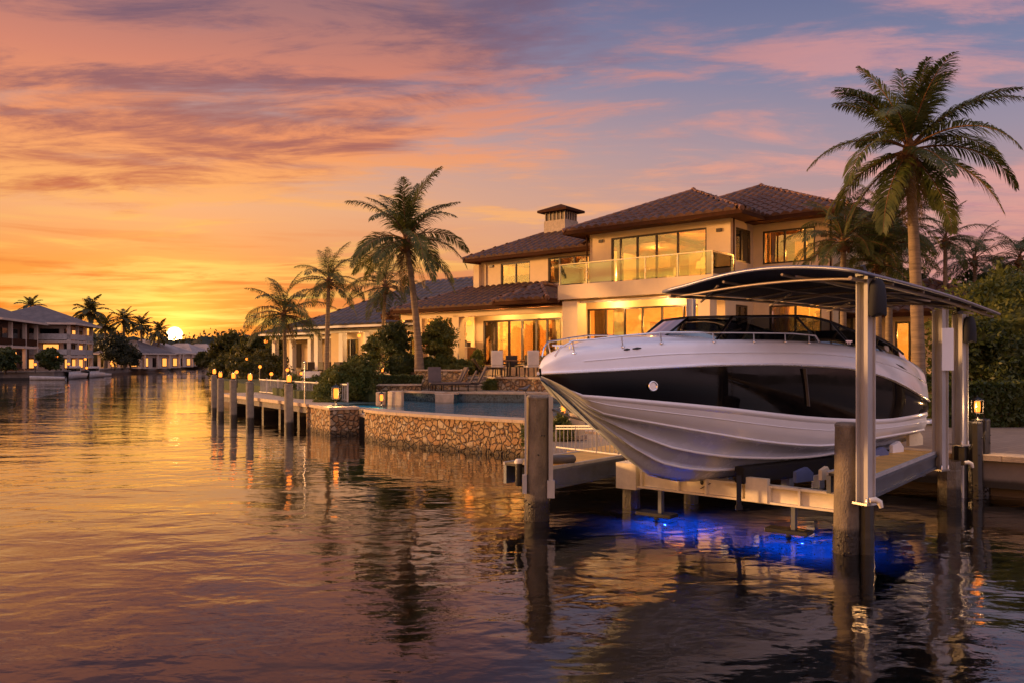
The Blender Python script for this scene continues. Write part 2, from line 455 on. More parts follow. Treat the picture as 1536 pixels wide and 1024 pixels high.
# low streaks near the horizon
sv = N.n('ShaderNodeCombineXYZ', ins={0: N.m('MULTIPLY', ang, 3.), 1: N.m('MULTIPLY', elev, 46.), 2: 0.}).outputs[0]
st = N.n('ShaderNodeTexNoise', ins={'Vector': sv, 'Scale': 1.1, 'Detail': 6., 'Roughness': .55, 'Distortion': .3}).outputs[0]
lowm = N.m('MULTIPLY', N.ss(elev, .20, .05), N.ss(hx, .1, -.35))
sky = N.mix(N.m('MULTIPLY', N.m('MULTIPLY', N.ss(st, .52, .66), lowm), .85), sky, srgb(255, 214, 104))
sky = N.mix(N.m('MULTIPLY', N.m('MULTIPLY', N.ss(st, .47, .34), lowm), .8), sky, srgb(222, 100, 40))
# the sun with its aureole
sdir = Vector((math.sin(SUN_AZ), math.cos(SUN_AZ), math.tan(38 / 1200 * math.cos(SUN_AZ)))).normalized()
dt = N.n('ShaderNodeVectorMath', operation='DOT_PRODUCT', ins={0: D, 1: tuple(sdir)}).outputs['Value']
an = N.m('ARCCOSINE', N.m('MINIMUM', dt, .9999999))
g1 = N.m('POWER', 2.718, N.m('MULTIPLY', an, -26.))
g2 = N.m('POWER', 2.718, N.m('MULTIPLY', an, -11.))
disc = N.ss(an, .0095, .0022)
zen = N.ss(elev, .75, 1.7)
sky = N.mix(N.m('MULTIPLY', zen, .8), sky, srgb(150, 158, 185))
opp = N.m('MULTIPLY', N.ss(hy, .25, -.35), N.ss(hx, -.35, .25))
sky = N.mix(N.m('MULTIPLY', opp, .6), sky, srgb(208, 184, 194))
bg1 = N.n('ShaderNodeBackground', ins={'Color': sky, 'Strength': N.m('ADD', N.m('ADD', 1., N.m('MULTIPLY', back, 1.3)), N.m('ADD', N.m('MULTIPLY', zen, .45), N.m('MULTIPLY', opp, .4)))})
def glow(fac, col, s): return N.n('ShaderNodeBackground', ins={'Color': col, 'Strength': N.m('MULTIPLY', fac, s)})
b2 = glow(g1, (1, .52, .09, 1), 1.5); b3 = glow(g2, (1, .30, .015, 1), .26); b4 = glow(disc, (1, .70, .26, 1), 110.)
nish = N.n('ShaderNodeTexSky'); nish.sky_type = 'NISHITA'; nish.sun_disc = False; nish.sun_elevation = R(7); nish.sun_rotation = LAMP_AZ; nish.dust_density = 3.
b5 = N.n('ShaderNodeBackground', ins={'Color': nish.outputs[0], 'Strength': .004})
s = bg1.outputs[0]
for b in (b2, b3, b4, b5): s = N.n('ShaderNodeAddShader', ins={0: s, 1: b.outputs[0]}).outputs[0]
N.set(wout.inputs[0], s)
w.cycles.sampling_method = 'MANUAL'; w.cycles.sample_map_resolution = 2048
SC.view_settings.view_transform = 'Standard'; SC.view_settings.look = 'None'; SC.view_settings.exposure = 0; SC.view_settings.gamma = 1
SC.render.engine = 'CYCLES'
SC.cycles.use_denoising = True; SC.cycles.max_bounces = 8; SC.cycles.transparent_max_bounces = 16; SC.cycles.diffuse_bounces = 3; SC.cycles.glossy_bounces = 4
SC.cycles.sample_clamp_indirect = 6.; SC.cycles.caustics_reflective = False; SC.cycles.caustics_refractive = False
try: SC.cycles.denoiser = 'OPENIMAGEDENOISE'
except Exception: pass

# ------------------------------------------------------------------ water
m, N, out = newmat('water')
geo = N.n('ShaderNodeNewGeometry')
def wv(sc, rot, scale, det, dist=.0, rough=.5):
    mp = N.n('ShaderNodeMapping', ins={0: geo.outputs['Position'], 2: (0, 0, R(rot)), 3: sc})
    return N.n('ShaderNodeTexNoise', ins={'Vector': mp.outputs[0], 'Scale': scale, 'Detail': det, 'Distortion': dist, 'Roughness': rough}).outputs[0]
w1 = wv((.55, 1., 1), 8, .55, 2.); w2 = wv((.6, 1., 1), -12, 1.8, 2.4, .5); w3 = wv((.7, 1, 1), 20, 6.5, 3., .3)
calm = N.ss(wv((.5, 1, 1), 30, .09, 2.), .35, .65)
w4 = wv((.7, 1, 1), -30, 17., 2., .2)
ruf = N.ss(wv((.35, 1, 1), 4, .16, 3., .5), .42, .60)
amp = N.m('ADD', .45, N.m('ADD', N.m('MULTIPLY', calm, .45), N.m('MULTIPLY', ruf, .45)))
hgt = N.m('ADD', N.m('ADD', N.m('MULTIPLY', w1, .085), N.m('MULTIPLY', w2, .060)), N.m('MULTIPLY', N.m('ADD', w3, N.m('MULTIPLY', N.m('MULTIPLY', w4, ruf), .25)), .011))
bp = N.n('ShaderNodeBump', ins={'Height': N.m('MULTIPLY', hgt, amp), 'Strength': 1., 'Distance': .32})
gl = N.n('ShaderNodeBsdfGlossy', ins={'Color': (1, 1, 1, 1), 'Roughness': .008, 'Normal': bp.outputs[0]})
tr = N.n('ShaderNodeBsdfRefraction', ins={'Color': (.55, .72, .78, 1), 'IOR': 1.33, 'Roughness': .28, 'Normal': bp.outputs[0]})
fr = N.n('ShaderNodeFresnel', ins={'IOR': 1.38, 'Normal': bp.outputs[0]})
x = N.n('ShaderNodeMixShader', ins={0: N.m('ADD', N.m('MULTIPLY', fr.outputs[0], 1.45), .01, clamp=True), 1: tr.outputs[0], 2: gl.outputs[0]})
N.set(out.inputs[0], x.outputs[0])
wat = MB().add([(-1500, -60, 0), (1500, -60, 0), (1500, 2500, 0), (-1500, 2500, 0)], [(0, 1, 2, 3)]).build('water', 'water'); tag(wat, 'dark rippled canal water mirroring the sunset', kind='structure')
pm('canal_bed', (.022, .028, .026), .95, var=.4, ns=.8)
bed = MB().add([(-1500, -60, -.85), (1500, -60, -.85), (1500, 2500, -.85), (-1500, 2500, -.85)], [(0, 1, 2, 3)]).build('canal_bed', 'canal_bed'); tag(bed, 'dark murky canal bottom under the water', kind='structure')

# pool water
m, N, out = newmat('pool_water')
geo = N.n('ShaderNodeNewGeometry')
nz = N.n('ShaderNodeTexNoise', ins={'Vector': geo.outputs['Position'], 'Scale': 2.6, 'Detail': 3.})
bp = N.n('ShaderNodeBump', ins={'Height': nz.outputs[0], 'Strength': .8, 'Distance': .06})
gl = N.n('ShaderNodeBsdfGlossy', ins={'Roughness': .03, 'Normal': bp.outputs[0]})
df = N.n('ShaderNodeBsdfTransparent', ins={'Color': (.7, .95, 1, 1)})
fr = N.n('ShaderNodeFresnel', ins={'IOR': 1.22, 'Normal': bp.outputs[0]})
x = N.n('ShaderNodeMixShader', ins={0: fr.outputs[0], 1: df.outputs[0], 2: gl.outputs[0]})
N.set(out.inputs[0], x.outputs[0])

# ------------------------------------------------------------------ ground
def struct(name, mb, mat, label=None):
    o = mb.build(name, mat); o['kind'] = 'structure'
    if label: o['label'] = label
    return o
land = [(60, -14), (22.5, 6.0), (9.35, 15.35), (6.5, 17.35), (1.75, 20.95), (.55, 21.9), (-4.3, 26.3), (-4.9, 28.0), (-7.5, 30.2), (-8.6, 34.), (-13.2, 42.), (-20, 55), (-27, 78), (-40, 112), (-62, 170), (-82, 250), (-95, 330), (600, 2400), (1200, 1400), (1200, -60), (90, -60)]
struct('ground', MB().prism(land, -1.2, .70), 'earth', 'sandy ground of the right bank under lawns and buildings')
far = [(-95, 330), (-100, 282), (-104, 236), (-92, 213), (-80, 172), (-69, 135), (-64.5, 122), (-61, 106.5), (-66, 104), (-72, 90), (-80, 40), (-90, -60), (-1400, -60), (-1400, 2400), (599, 2400)]
struct('ground', MB().prism(far, -1.2, .95), 'earth', 'dark ground of the far left bank')
# lawns and paving
struct('lawn', MB().prism([(-9.2, 34.6), (-13.7, 42.6), (-20.5, 55.5), (-27.5, 78.5), (30, 78), (30, 40), (-2, 38), (-6, 33.5)], .71, 1.28), 'lawn', 'green lawn between the dock and the houses')
struct('patio', MB().prism([(9.5, 15.4), (22.5, 6.4), (40, 6.4), (40, 24), (13, 24), (2, 24.5), (1.8, 21.1), (6.6, 17.5)], .71, .76), 'paving', 'tan stone paving on the right bank behind the hedge')
struct('patio', MB().prism([(-7.4, 30.3), (-4.9, 28.2), (-4.2, 26.6), (.7, 22.1), (2.2, 23.2), (3.2, 30), (20, 24.3), (26, 30), (14, 40), (-1., 39.4), (-6.5, 37.8), (-8.9, 34.2)], .72, .86), 'pool_paving', 'warm stone deck round the swimming pool')

# ------------------------------------------------------------------ stone walls along the canal and the pool
def wallrun(mb, pts, th, z0, z1):
    """wall of thickness th to the left of the polyline"""
    pts = [Vector(p) for p in pts]; nn = []
    for i, p in enumerate(pts):
        d = (pts[min(i + 1, len(pts) - 1)] - pts[max(i - 1, 0)]).normalized(); nn.append(Vector((-d.y, d.x)))
    for i in range(len(pts) - 1):
        a, b = pts[i], pts[i + 1]; c, d = b + nn[i + 1] * th, a + nn[i] * th
        mb.prism([(a.x, a.y), (b.x, b.y), (c.x, c.y), (d.x, d.y)], z0, z1)
    return mb
def stone_wall(label, pts, th, z0, z1, mat='stone', cop=.09, over=.05, name='stone_wall'):
    o = thing(name, label, 'wall', (pts[0][0], pts[0][1], z0))
    wallrun(MB(), pts, th, z0, z1).build('masonry', mat, o, True)
    P = [Vector(p) for p in pts]; Q = []
    for i, p in enumerate(P):
        d = (P[min(i + 1, len(P) - 1)] - P[max(i - 1, 0)]).normalized(); Q.append(tuple(p - Vector((-d.y, d.x)) * over))
    if cop: wallrun(MB(), Q, th + 2 * over, z1 + .002, z1 + cop).build('coping', 'coping', o, True, bevel=.015)
    return o
def curve(pts, n=6):
    out = []
    for i in range(len(pts) - 1):
        p0 = Vector(pts[max(i - 1, 0)]); p1 = Vector(pts[i]); p2 = Vector(pts[i + 1]); p3 = Vector(pts[min(i + 2, len(pts) - 1)])
        for k in range(n):
            t = k / n
            out.append(tuple(.5 * ((2 * p1) + (-p0 + p2) * t + (2 * p0 - 5 * p1 + 4 * p2 - p3) * t * t + (-p0 + 3 * p1 - 3 * p2 + p3) * t ** 3)))
    out.append(tuple(pts[-1])); return out
shore = curve([(-4.85, 26.35), (-3.9, 25.0), (-1.6, 22.95), (.35, 21.5), (1.2, 20.9)], 5)
stone_wall('long curved wall of rounded stones under the pool edge', shore, .62, -.6, .91)
stone_wall('stone corner wall with a lit lantern on top, left of the pool', [(-7.65, 29.75), (-6.23, 27.4), (-5.32, 27.85)], .62, -.6, .90)
# dark slot between them with a landing slab
o = MB().prism([(-5.33, 27.9), (-4.8, 26.7), (-4.3, 27.1), (-4.9, 28.1)], .66, .76).build('landing_slab', 'coping'); tag(o, 'thin stone slab bridging the dark gap in the canal wall', 'slab')
# seawall behind the boat and the right patio edge
sw = thing('seawall', 'concrete seawall with wide cap behind the boat lift', 'seawall', (6, 17, 0))
wallrun(MB(), [(1.3, 20.9), (6.5, 17.1), (9.25, 15.15), (22.4, 5.8), (40, -7)], .5, .18, .70).build('wall', 'quay', sw, True)
wallrun(MB(), [(1.28, 20.84), (6.46, 17.0), (9.2, 15.03), (22.35, 5.68), (40, -7.2)], .62, .702, .80).build('cap', 'coping', sw, True, bevel=.02)

# swimming pool
pool = thing('swimming_pool', 'blue swimming pool with tiled spill edge behind the stone wall', 'pool', (-1.5, 30, 0))
inner = [(-4.15, 27.0), (-3.2, 25.8), (-1.2, 23.9), (.75, 22.35), (1.6, 22.9), (2.2, 32.3), (-2.9, 33.2), (-4.75, 34.6), (-8.2, 34.0), (-6.7, 30.6), (-4.9, 29.2)]
MB().prism(inner, .73, .861, top=True).build('basin', 'pool_plaster', pool, True)
MB().add([(x, y, .93) for x, y in inner], [tuple(range(len(inner)))]).build('pool_surface', 'pool_water', pool, True)
wallrun(MB(), [(-4.9, 34.5), (-3.1, 33.3), (-3.1, 32.55), (-2.25, 32.4), (-2.25, 33.0), (2.2, 32.3), (3.2, 32.2)], .4, .8, 1.22).build('tile_band', 'pool_tile', pool, True)
wallrun(MB(), [(-4.95, 34.45), (-3.15, 33.25), (-3.15, 32.5), (-2.2, 32.35), (-2.2, 32.93), (2.2, 32.24), (3.2, 32.14)], .5, 1.222, 1.30).build('coping', 'coping', pool, True)
MB().box(PX(582, 30), PX(603, 30), 29.9, 30.5, .8, PZ(586, 30)).box(PX(569, 31), PX(582, 31), 30.2, 30.6, .8, PZ(588, 30)).build('divider', 'coping', pool, True, bevel=.02)
o = MB().box(PX(654, 32.4), PX(681, 32.4), 32.0, 32.35, .8, PZ(590, 32.3)).build('step_block', 'coping', pool, True, bevel=.02)
for k, (px, yy) in enumerate(((704, 25.8), (775, 24.5))): pass
# upper deck behind the pool
struct('path', MB().prism([(-5.2, 34.75), (-3.0, 33.5), (2.2, 32.75), (3.3, 32.6), (3.2, 34.), (-1, 38.6), (-8, 37)], .8, 1.285), 'pool_paving', 'upper stone deck where the loungers stand')
# dining terrace
terr = curve([(-1.15, 36.0), (-.5, 35.2), (.6, 34.5), (1.9, 33.2), (4.6, 31.0), (9., 27.4), (12.5, 24.8)], 4)
stone_wall('curved stone retaining wall of the dining terrace', terr, .4, 1.0, 1.80, 'stone_dry', .08)
struct('path', MB().prism([(x, y) for x, y in [(p[0] + .25, p[1] + .3) for p in terr]] + [(20, 28), (14, 40), (-7, 44), (-2.5, 38.2)], 1.0, 1.87), 'pool_paving', 'raised dining terrace paving before the villa doors')
st = thing('stone_steps', 'pale stone steps from the pool deck up to the terrace', 'steps', (-2, 36, 1.2))
for k in range(4):
    a = MB().box(-1.15, .75, -.0 + k * .32, 1.6, .04 + k * .15, .15 + k * .15 - .004)
    a.build('step', 'coping', st, bevel=.01)
st.location = (-1.75, 35.9, 1.24); st.rotation_euler = (0, 0, R(-12))
# planters
def planter(label, pts, z0, z1, soilpoly, th=.35):
    o = stone_wall(label, pts, th, z0, z1, 'stone_dry', .07, name='planter_wall')
    MB().prism(soilpoly, z0, z1 - .06).build('soil', 'soil', o, True)
planter('tall stone planter wall between the two hedges and the steps', [(PX(622, 36.6), 36.6), (PX(698, 36), 36.0), (PX(702, 37.2), 37.4)], 1.2, PZ(556, 36.4), [(PX(622, 37), 36.95), (PX(698, 37), 36.4), (PX(698, 38), 38), (PX(600, 40), 40)])
planter('low stone planter wall under the clipped hedge by the pool', [(PX(540, 34.5), 34.5), (PX(600, 34.6), 34.6), (PX(632, 35), 35.)], .8, PZ(578, 34.6), [(PX(540, 35), 34.9), (PX(600, 35), 35.), (PX(632, 35), 35.4), (PX(622, 36.5), 36.5), (PX(545, 36.5), 36.5)])
# ------------------------------------------------------------------ buildings
def wall_grid(mb, u0, u1, z0, z1, holes, put):
    """cells of a wall in (u, z) with rectangular holes left open; put(u0,u1,z0,z1) adds a box"""
    us = sorted({u0, u1, *[h[0] for h in holes], *[h[1] for h in holes]}); us = [u for u in us if u0 <= u <= u1]
    for a, b in zip(us, us[1:]):
        m = (a + b) / 2; hs = sorted([(h[2], h[3]) for h in holes if h[0] < m < h[1]]); z = z0
        for lo, hi in hs:
            if lo > z + 1e-4: put(a, b, z, lo)
            z = hi
        if z < z1 - 1e-4: put(a, b, z, z1)

def wall_s(parent, u0, u1, t, z0, z1, holes=(), th=.22, mat='stucco', label=None):
    """wall facing -t (towards the canal)"""
    mb = MB(); wall_grid(mb, u0, u1, z0, z1, list(holes), lambda a, b, c, d: mb.box(a, b, t, t + th, c, d))
    o = mb.build('wall', mat, parent)
    return o
def wall_t(parent, s, t0, t1, z0, z1, holes=(), th=.22, mat='stucco'):
    """wall facing +s"""
    mb = MB(); wall_grid(mb, t0, t1, z0, z1, list(holes), lambda a, b, c, d: mb.box(s - th, s, a, b, c, d))
    return mb.build('wall', mat, parent)

def window(parent, a, b, z0, z1, plane, cuts, axis='s', fw=.07, name='window', curtains=(), trans=False):
    """framed window; axis s: in plane t=plane; axis t: in plane s=plane. cuts = mullion fractions"""
    def bx(mb, u0, u1, d0, d1, c0, c1):
        if axis == 's': mb.box(u0, u1, plane + d0, plane + d1, c0, c1)
        else: mb.box(plane - d1, plane - d0, u0, u1, c0, c1)
    f = MB()
    bx(f, a, a + fw, .03, .14, z0, z1); bx(f, b - fw, b, .03, .14, z0, z1)
    bx(f, a + fw, b - fw, .03, .14, z1 - fw, z1); bx(f, a + fw, b - fw, .03, .14, z0, z0 + fw)
    xs = [a + (b - a) * c for c in cuts]
    for x in xs: bx(f, x - fw * .55, x + fw * .55, .035, .135, z0 + fw, z1 - fw)
    if trans: bx(f, a + fw, b - fw, .045, .125, trans - .03, trans + .03)
    o = f.build(name, 'window_frame', parent)
    g = MB(); bx(g, a + fw * .5, b - fw * .5, .080, .088, z0 + fw * .5, z1 - fw * .5)
    g.build('pane', 'window_glass', o)
    for c0, c1 in curtains:
        u0, u1 = a + (b - a) * c0, a + (b - a) * c1; n = max(4, int((u1 - u0) / .05)); rows = []
        for zz in (z0 + .02, z1 - .02):
            rows.append([((lerp(u0, u1, k / n), plane + .34 + .05 * math.sin(k * 1.7)) if axis == 's' else (plane - .34 - .05 * math.sin(k * 1.7), lerp(u0, u1, k / n))) + (zz,) for k in range(n + 1)])
        MB().grid(rows).build('curtain', 'curtain', o)
    return o

def tiled(mb, A, B, C, Dd, tile=.30, row=.40, amp=.10):
    """roman tiles over the roof plane A,B (eave, left to right) up to C (above B), Dd (above A)"""
    A, B, C, Dd = map(Vector, (A, B, C, Dd))
    ex = (B - A).normalized(); nrm = ex.cross((Dd + C) / 2 - (A + B) / 2).normalized()
    if nrm.z < 0: nrm = -nrm
    ey = nrm.cross(ex).normalized()
    if ey.z < 0: ey = -ey
    h = (Dd - A).dot(ey); nrows = max(1, round(h / row)); rh = h / nrows; W = (B - A).length
    la = (Dd - A).dot(ex) / h; rb = (W - (C - A).dot(ex)) / h
    for r in range(nrows):
        y0 = r * rh; y1 = y0 + rh * 1.06; ym = (r + .5) * rh
        x0 = la * ym; x1 = W - rb * ym
        if x1 - x0 < .05: continue
        k0 = math.floor(x0 / tile); k1 = math.ceil(x1 / tile); lo = []; hi = []; bot = []
        xs = []
        for k in range(k0, k1):
            for q in range(6):
                x = (k + q / 6) * tile
                if x0 <= x <= x1: xs.append(x)
        xs = [x0] + xs + [x1]
        jit = [random.uniform(-.012, .012) for _ in range(k1 - k0 + 2)]
        for x in xs:
            ph = (x / tile) % 1; hh = amp * abs(math.sin(math.pi * ph)) ** .8 + .012
            jj = jit[int(x // tile) - k0] if 0 <= int(x // tile) - k0 < len(jit) else 0
            lo.append(A + ex * x + ey * (y0 - .02 + jj) + nrm * (hh + .035)); hi.append(A + ex * x + ey * y1 + nrm * hh)
            bot.append(A + ex * x + ey * (y0 - .02 + jj) + nrm * (-.01))
        mb.grid([bot, lo], sm=False); mb.grid([lo, hi], sm=True)
def caps(mb, p, q, r=.10, seg=.36):
    """row of half-round ridge tiles from p to q"""
    p, q = Vector(p), Vector(q); L = (q - p).length; n = max(1, round(L / seg)); d = (q - p) / n
    for i in range(n):
        a = p + d * i; b = p + d * (i + 1.08)
        mb.tube([a + Vector((0, 0, .02)), b + Vector((0, 0, .03))], [r * 1.18, r * .92], 8)

def hip_roof(parent, s0, s1, t0, t1, z, slope, tmat='roof_tile', sides='FLRB', fasc='fascia', tile=.42, row=.52, name='roof', ridge=True, thick=.15, soff=True, detail=True):
    W, Dp = s1 - s0, t1 - t0; half = min(W, Dp) / 2; zr = z + slope * half
    if W >= Dp: a, b = (s0 + half, (t0 + t1) / 2, zr), (s1 - half, (t0 + t1) / 2, zr); c00, c10, c11, c01 = a, b, b, a
    else: a, b = ((s0 + s1) / 2, t0 + half, zr), ((s0 + s1) / 2, t1 - half, zr); c00, c10, c11, c01 = a, a, b, b
    E = [(s0, t0, z), (s1, t0, z), (s1, t1, z), (s0, t1, z)]; T = [c00, c10, c11, c01]
    mb = MB()
    for k, sd in enumerate('FRBL'):
        A, B, C, Dd = E[k], E[(k + 1) % 4], T[(k + 1) % 4], T[k]
        if sd in sides and detail: tiled(mb, A, B, C, Dd, tile, row)
        else: mb.add([A, B, C, Dd] if C != Dd else [A, B, C], [(0, 1, 2, 3)] if C != Dd else [(0, 1, 2)])
    o = mb.build(name, tmat, parent)
    u = MB()   # boarded underside closes the roof
    lip = .04
    u.box(s0 + lip, s1 - lip, t0 + lip, t1 - lip, z - thick, z - thick + .03)
    u.build('soffit', 'soffit', o)
    f = MB()
    for x0, x1, y0, y1 in ((s0, s1, t0, t0 + .04), (s0, s1, t1 - .04, t1), (s0, s0 + .04, t0 + .04, t1 - .04), (s1 - .04, s1, t0 + .04, t1 - .04)):
        f.box(x0, x1, y0, y1, z - thick - .02, z + .03)
    f.build('fascia', fasc, o)
    if ridge:
        cp = MB()
        for k in range(4): caps(cp, E[k], T[k])
        if a != b: caps(cp, a, b)
        cp.build('ridge_tiles', 'ridge_tile', o)
    return o

random.seed(5)
VO = (2.1, 36.0); VA = math.atan2(-.646, .763)
villa = thing('villa', 'large cream two-storey villa with brown tiled hip roofs and glowing windows', 'villa', (VO[0], VO[1], 0), VA)
FZ = 2.35
# --- ground floor
MB().box(-11.4, 7.3, 1.2, 12, 1.2, FZ - .004).box(7.3, 15.6, 4.0, 16, 1.2, FZ - .004).build('foundation', 'coping', villa)
wall_s(villa, -11., -6.9, 3.6, FZ, 5.05, [(-10.4, -9.2, FZ + .02, 4.7)])
wall_t(villa, -6.68, 1.86, 3.6, FZ, 5.05)
wall_s(villa, -6.9, .3, 1.86, FZ, 5.05, [(-6.3, -1.23, FZ + .02, 4.62)])
wall_s(villa, .3, 7.3, 1.5, FZ, 5.26, [(.5, 6.55, FZ + .02, 4.92)], mat='stucco_light')
wall_t(villa, 7.3, 1.72, 4.25, FZ, 5.9, [(2.5, 3.7, 3.2, 4.9)])
wall_s(villa, 7.3, 10.67, 4.25, FZ, 5.9, [(8., 10.2, 3.2, 4.9)])
wall_t(villa, 10.67, 4.47, 14, FZ, 5.9, [(4.9, 6.9, FZ + .02, 4.75)])
wall_s(villa, 10.67, 15.6, 7.3, FZ, 4.5, [(12.2, 13.3, FZ + .02, 4.2), (13.9, 15.0, FZ + .02, 4.2)])
wall_t(villa, 15.6, 7.52, 14, FZ, 4.5)
for b_ in ((-11.2, -11., 3.6, 12, FZ, 5.05), (-11., 15.4, 12, 12.2, FZ, 4.5), (-6.9, -6.7, 3.9, 12, FZ, 5.05)): MB().box(*b_).build('wall', 'stucco', villa)
# --- room shells
MB().box(-11, 7.08, 6.6, 6.7, FZ, 5.2).box(.05, .15, 2.0, 6.6, FZ, 5.2).box(7.08, 10.4, 8.5, 8.6, FZ, 5.9).box(10.7, 15.4, 10.5, 10.6, FZ, 4.5).build('inner_wall', 'plaster_in', villa)
MB().box(.3, 7.1, 1.72, 8, 5.27, 5.30).box(-11, .05, 2.1, 8, 5.02, 5.045).build('ceiling', 'plaster_in', villa)
MB().box(-7.2, .3, 7, 7.1, 6.0, 7.9).box(.5, 7.1, 6.5, 6.6, 5.96, 8.4).box(7.3, 10.4, 9, 9.1, 5.96, 8.4).box(.54, 7.0, 2.3, 6.5, 8.30, 8.33).build('inner_wall', 'plaster_in', villa)
# --- upper floor
wall_s(villa, .32, 7.3, 2.0, 5.93, 8.42, [(1.49, 6.23, 5.97, 8.15)])
wall_t(villa, 7.3, 2.22, 4.25, 5.9, 8.42, [(2.5, 4.0, 6.7, 8.12)])
MB().box(.32, .54, 2.22, 10, 5.3, 8.42).build('wall', 'stucco', villa)
wall_s(villa, 7.3, 10.67, 4.25, 5.9, 8.42, [(7.71, 9.94, 6.67, 8.09)])
wall_t(villa, 10.67, 4.47, 14.5, 5.9, 8.42)
wall_s(villa, -7.45, .32, 2.97, 5.9, 7.88, [(-6.05, -4.06, 6.47, 7.66), (-2.9, -.35, 6.40, 7.70)])
for b_ in ((-7.45, -7.23, 3.19, 8.2, 5.9, 7.88), (-7.2, .3, 8, 8.2, 5.3, 7.88), (.5, 10.4, 14.3, 14.5, 5.3, 8.4)): MB().box(*b_).build('wall', 'stucco', villa)
MB().box(-7.85, -7.45, 2.80, 3.35, 6.1, 7.7).box(-7.12, -7.06, 2.9, 2.969, 6.2, 7.8).build('pilaster', 'stucco_light', villa)
# --- balcony slab
bal = MB().box(-.05, 7.5, .0, 1.995, 5.30, 5.94).box(-.05, 7.5, .45, 1.49, 5.22, 5.295).build('balcony', 'stucco_light', villa)
MB().box(.45, 7.3, .30, .45, 5.12, 5.20).build('awning_rail', 'white_fascia', bal)
rl = MB(); posts = [0.0, 1.45, 2.95, 4.4, 5.9, 7.42]
for x in posts: rl.box(x, x + .05, .05, .10, 5.94, 6.84)
rl.box(0, 7.47, .04, .11, 6.84, 6.885); rl.box(7.41, 7.47, .11, 1.95, 6.84, 6.885); rl.box(0, .06, .11, 1.95, 6.84, 6.885); rl.box(7.42, 7.47, 1.9, 1.95, 5.94, 6.84)
rl.build('railing', 'steel', bal)
g = MB()
for a, b in zip(posts, posts[1:]): g.box(a + .07, b - .02, .07, .085, 5.99, 6.82)
g.box(7.44, 7.455, .14, 1.88, 5.99, 6.82).box(.015, .03, .14, 1.9, 5.99, 6.82).build('glass_panels', 'rail_glass', bal)
# --- columns of the ground floor
for s0, s1, t0, t1, z1 in ((.12, .95, .1, .8, 5.215), (-7.2, -6.72, .5, .95, 5.05), (-9.9, -9.45, .5, .95, 5.05), (6.75, 7.28, .2, .8, 5.215)):
    MB().box(s0, s1, t0, t1, FZ - .4, z1).box(s0 - .05, s1 + .05, t0 - .05, t1 + .05, FZ - .4, FZ + .12).build('column', 'stucco_light', villa, bevel=.015)
MB().box(-11.1, -.1, .5, .85, 4.78, 5.05).build('porch_beam', 'stucco', villa)
# --- windows
window(villa, -6.3, -1.23, FZ + .02, 4.62, 1.86, (.17, .34, .51, .69, .82), curtains=((.02, .15), (.60, .68), (.84, .98)), name='window', fw=.09)
window(villa, .5, 6.55, FZ + .02, 4.92, 1.5, (.165, .33, .48, .64, .81), curtains=((.03, .14), (.20, .31), (.9, .98)))
window(villa, 1.49, 6.23, 5.97, 8.15, 2.0, (.10, .285, .49, .71), curtains=((.02, .10),), trans=False)
window(villa, -6.05, -4.06, 6.47, 7.66, 2.97, (.5,))
window(villa, -2.9, -.35, 6.40, 7.70, 2.97, (.27, .62), curtains=((.05, .25),))
window(villa, 2.5, 4.0, 6.7, 8.12, 7.3, (.45,), axis='t')
window(villa, 7.71, 9.94, 6.67, 8.09, 4.25, (.42, .80), curtains=((.80, .99), (.02, .08)))
window(villa, 2.5, 3.7, 3.2, 4.9, 7.3, (.5,), axis='t')
window(villa, 8., 10.2, 3.2, 4.9, 4.25, (.5,), curtains=((.02, .3),))
window(villa, 4.9, 6.9, FZ + .02, 4.75, 10.67, (.5,), axis='t', curtains=((.05, .4), (.6, .95)))
window(villa, 12.2, 13.3, FZ + .02, 4.2, 7.3, (.5,), curtains=((.5, .95),))
window(villa, 13.9, 15.0, FZ + .02, 4.2, 7.3, (.5,), curtains=((.1, .5),))
window(villa, -10.4, -9.2, FZ + .02, 4.7, 3.6, (.5,))
# --- roofs
hip_roof(villa, -.6, 8.2, 1.1, 9.9, 8.57, .45, sides='FR')
hip_roof(villa, -.8, 11.57, 3.35, 15.75, 8.55, .43, sides='FR')
hip_roof(villa, -8.15, 4., 2.27, 8.6, 7.98, .46, sides='FL')
hip_roof(villa, -11.4, -.06, .0, 9.0, 5.26, .40, sides='FL')
hip_roof(villa, -3.35, -.062, -.75, 3.4, 5.33, .50, sides='FL')
hip_roof(villa, 9.2, 16.6, 6.4, 15, 4.55, .42, sides='FR')
hip_roof(villa, -15.0, -9.9, 2.4, 9.5, 5.16, .42, sides='FL')
MB().box(-14.3, -14.05, 3.2, 3.45, FZ, 5.).box(-11.9, -11.65, 3.2, 3.45, FZ, 5.).build('column', 'stucco_light', villa)
wall_s(villa, -14.4, -11.2, 5.2, FZ - .3, 5.0, [(-13.6, -12.2, FZ + .02, 4.5)]); window(villa, -13.6, -12.2, FZ + .02, 4.5, 5.2, (.5,))
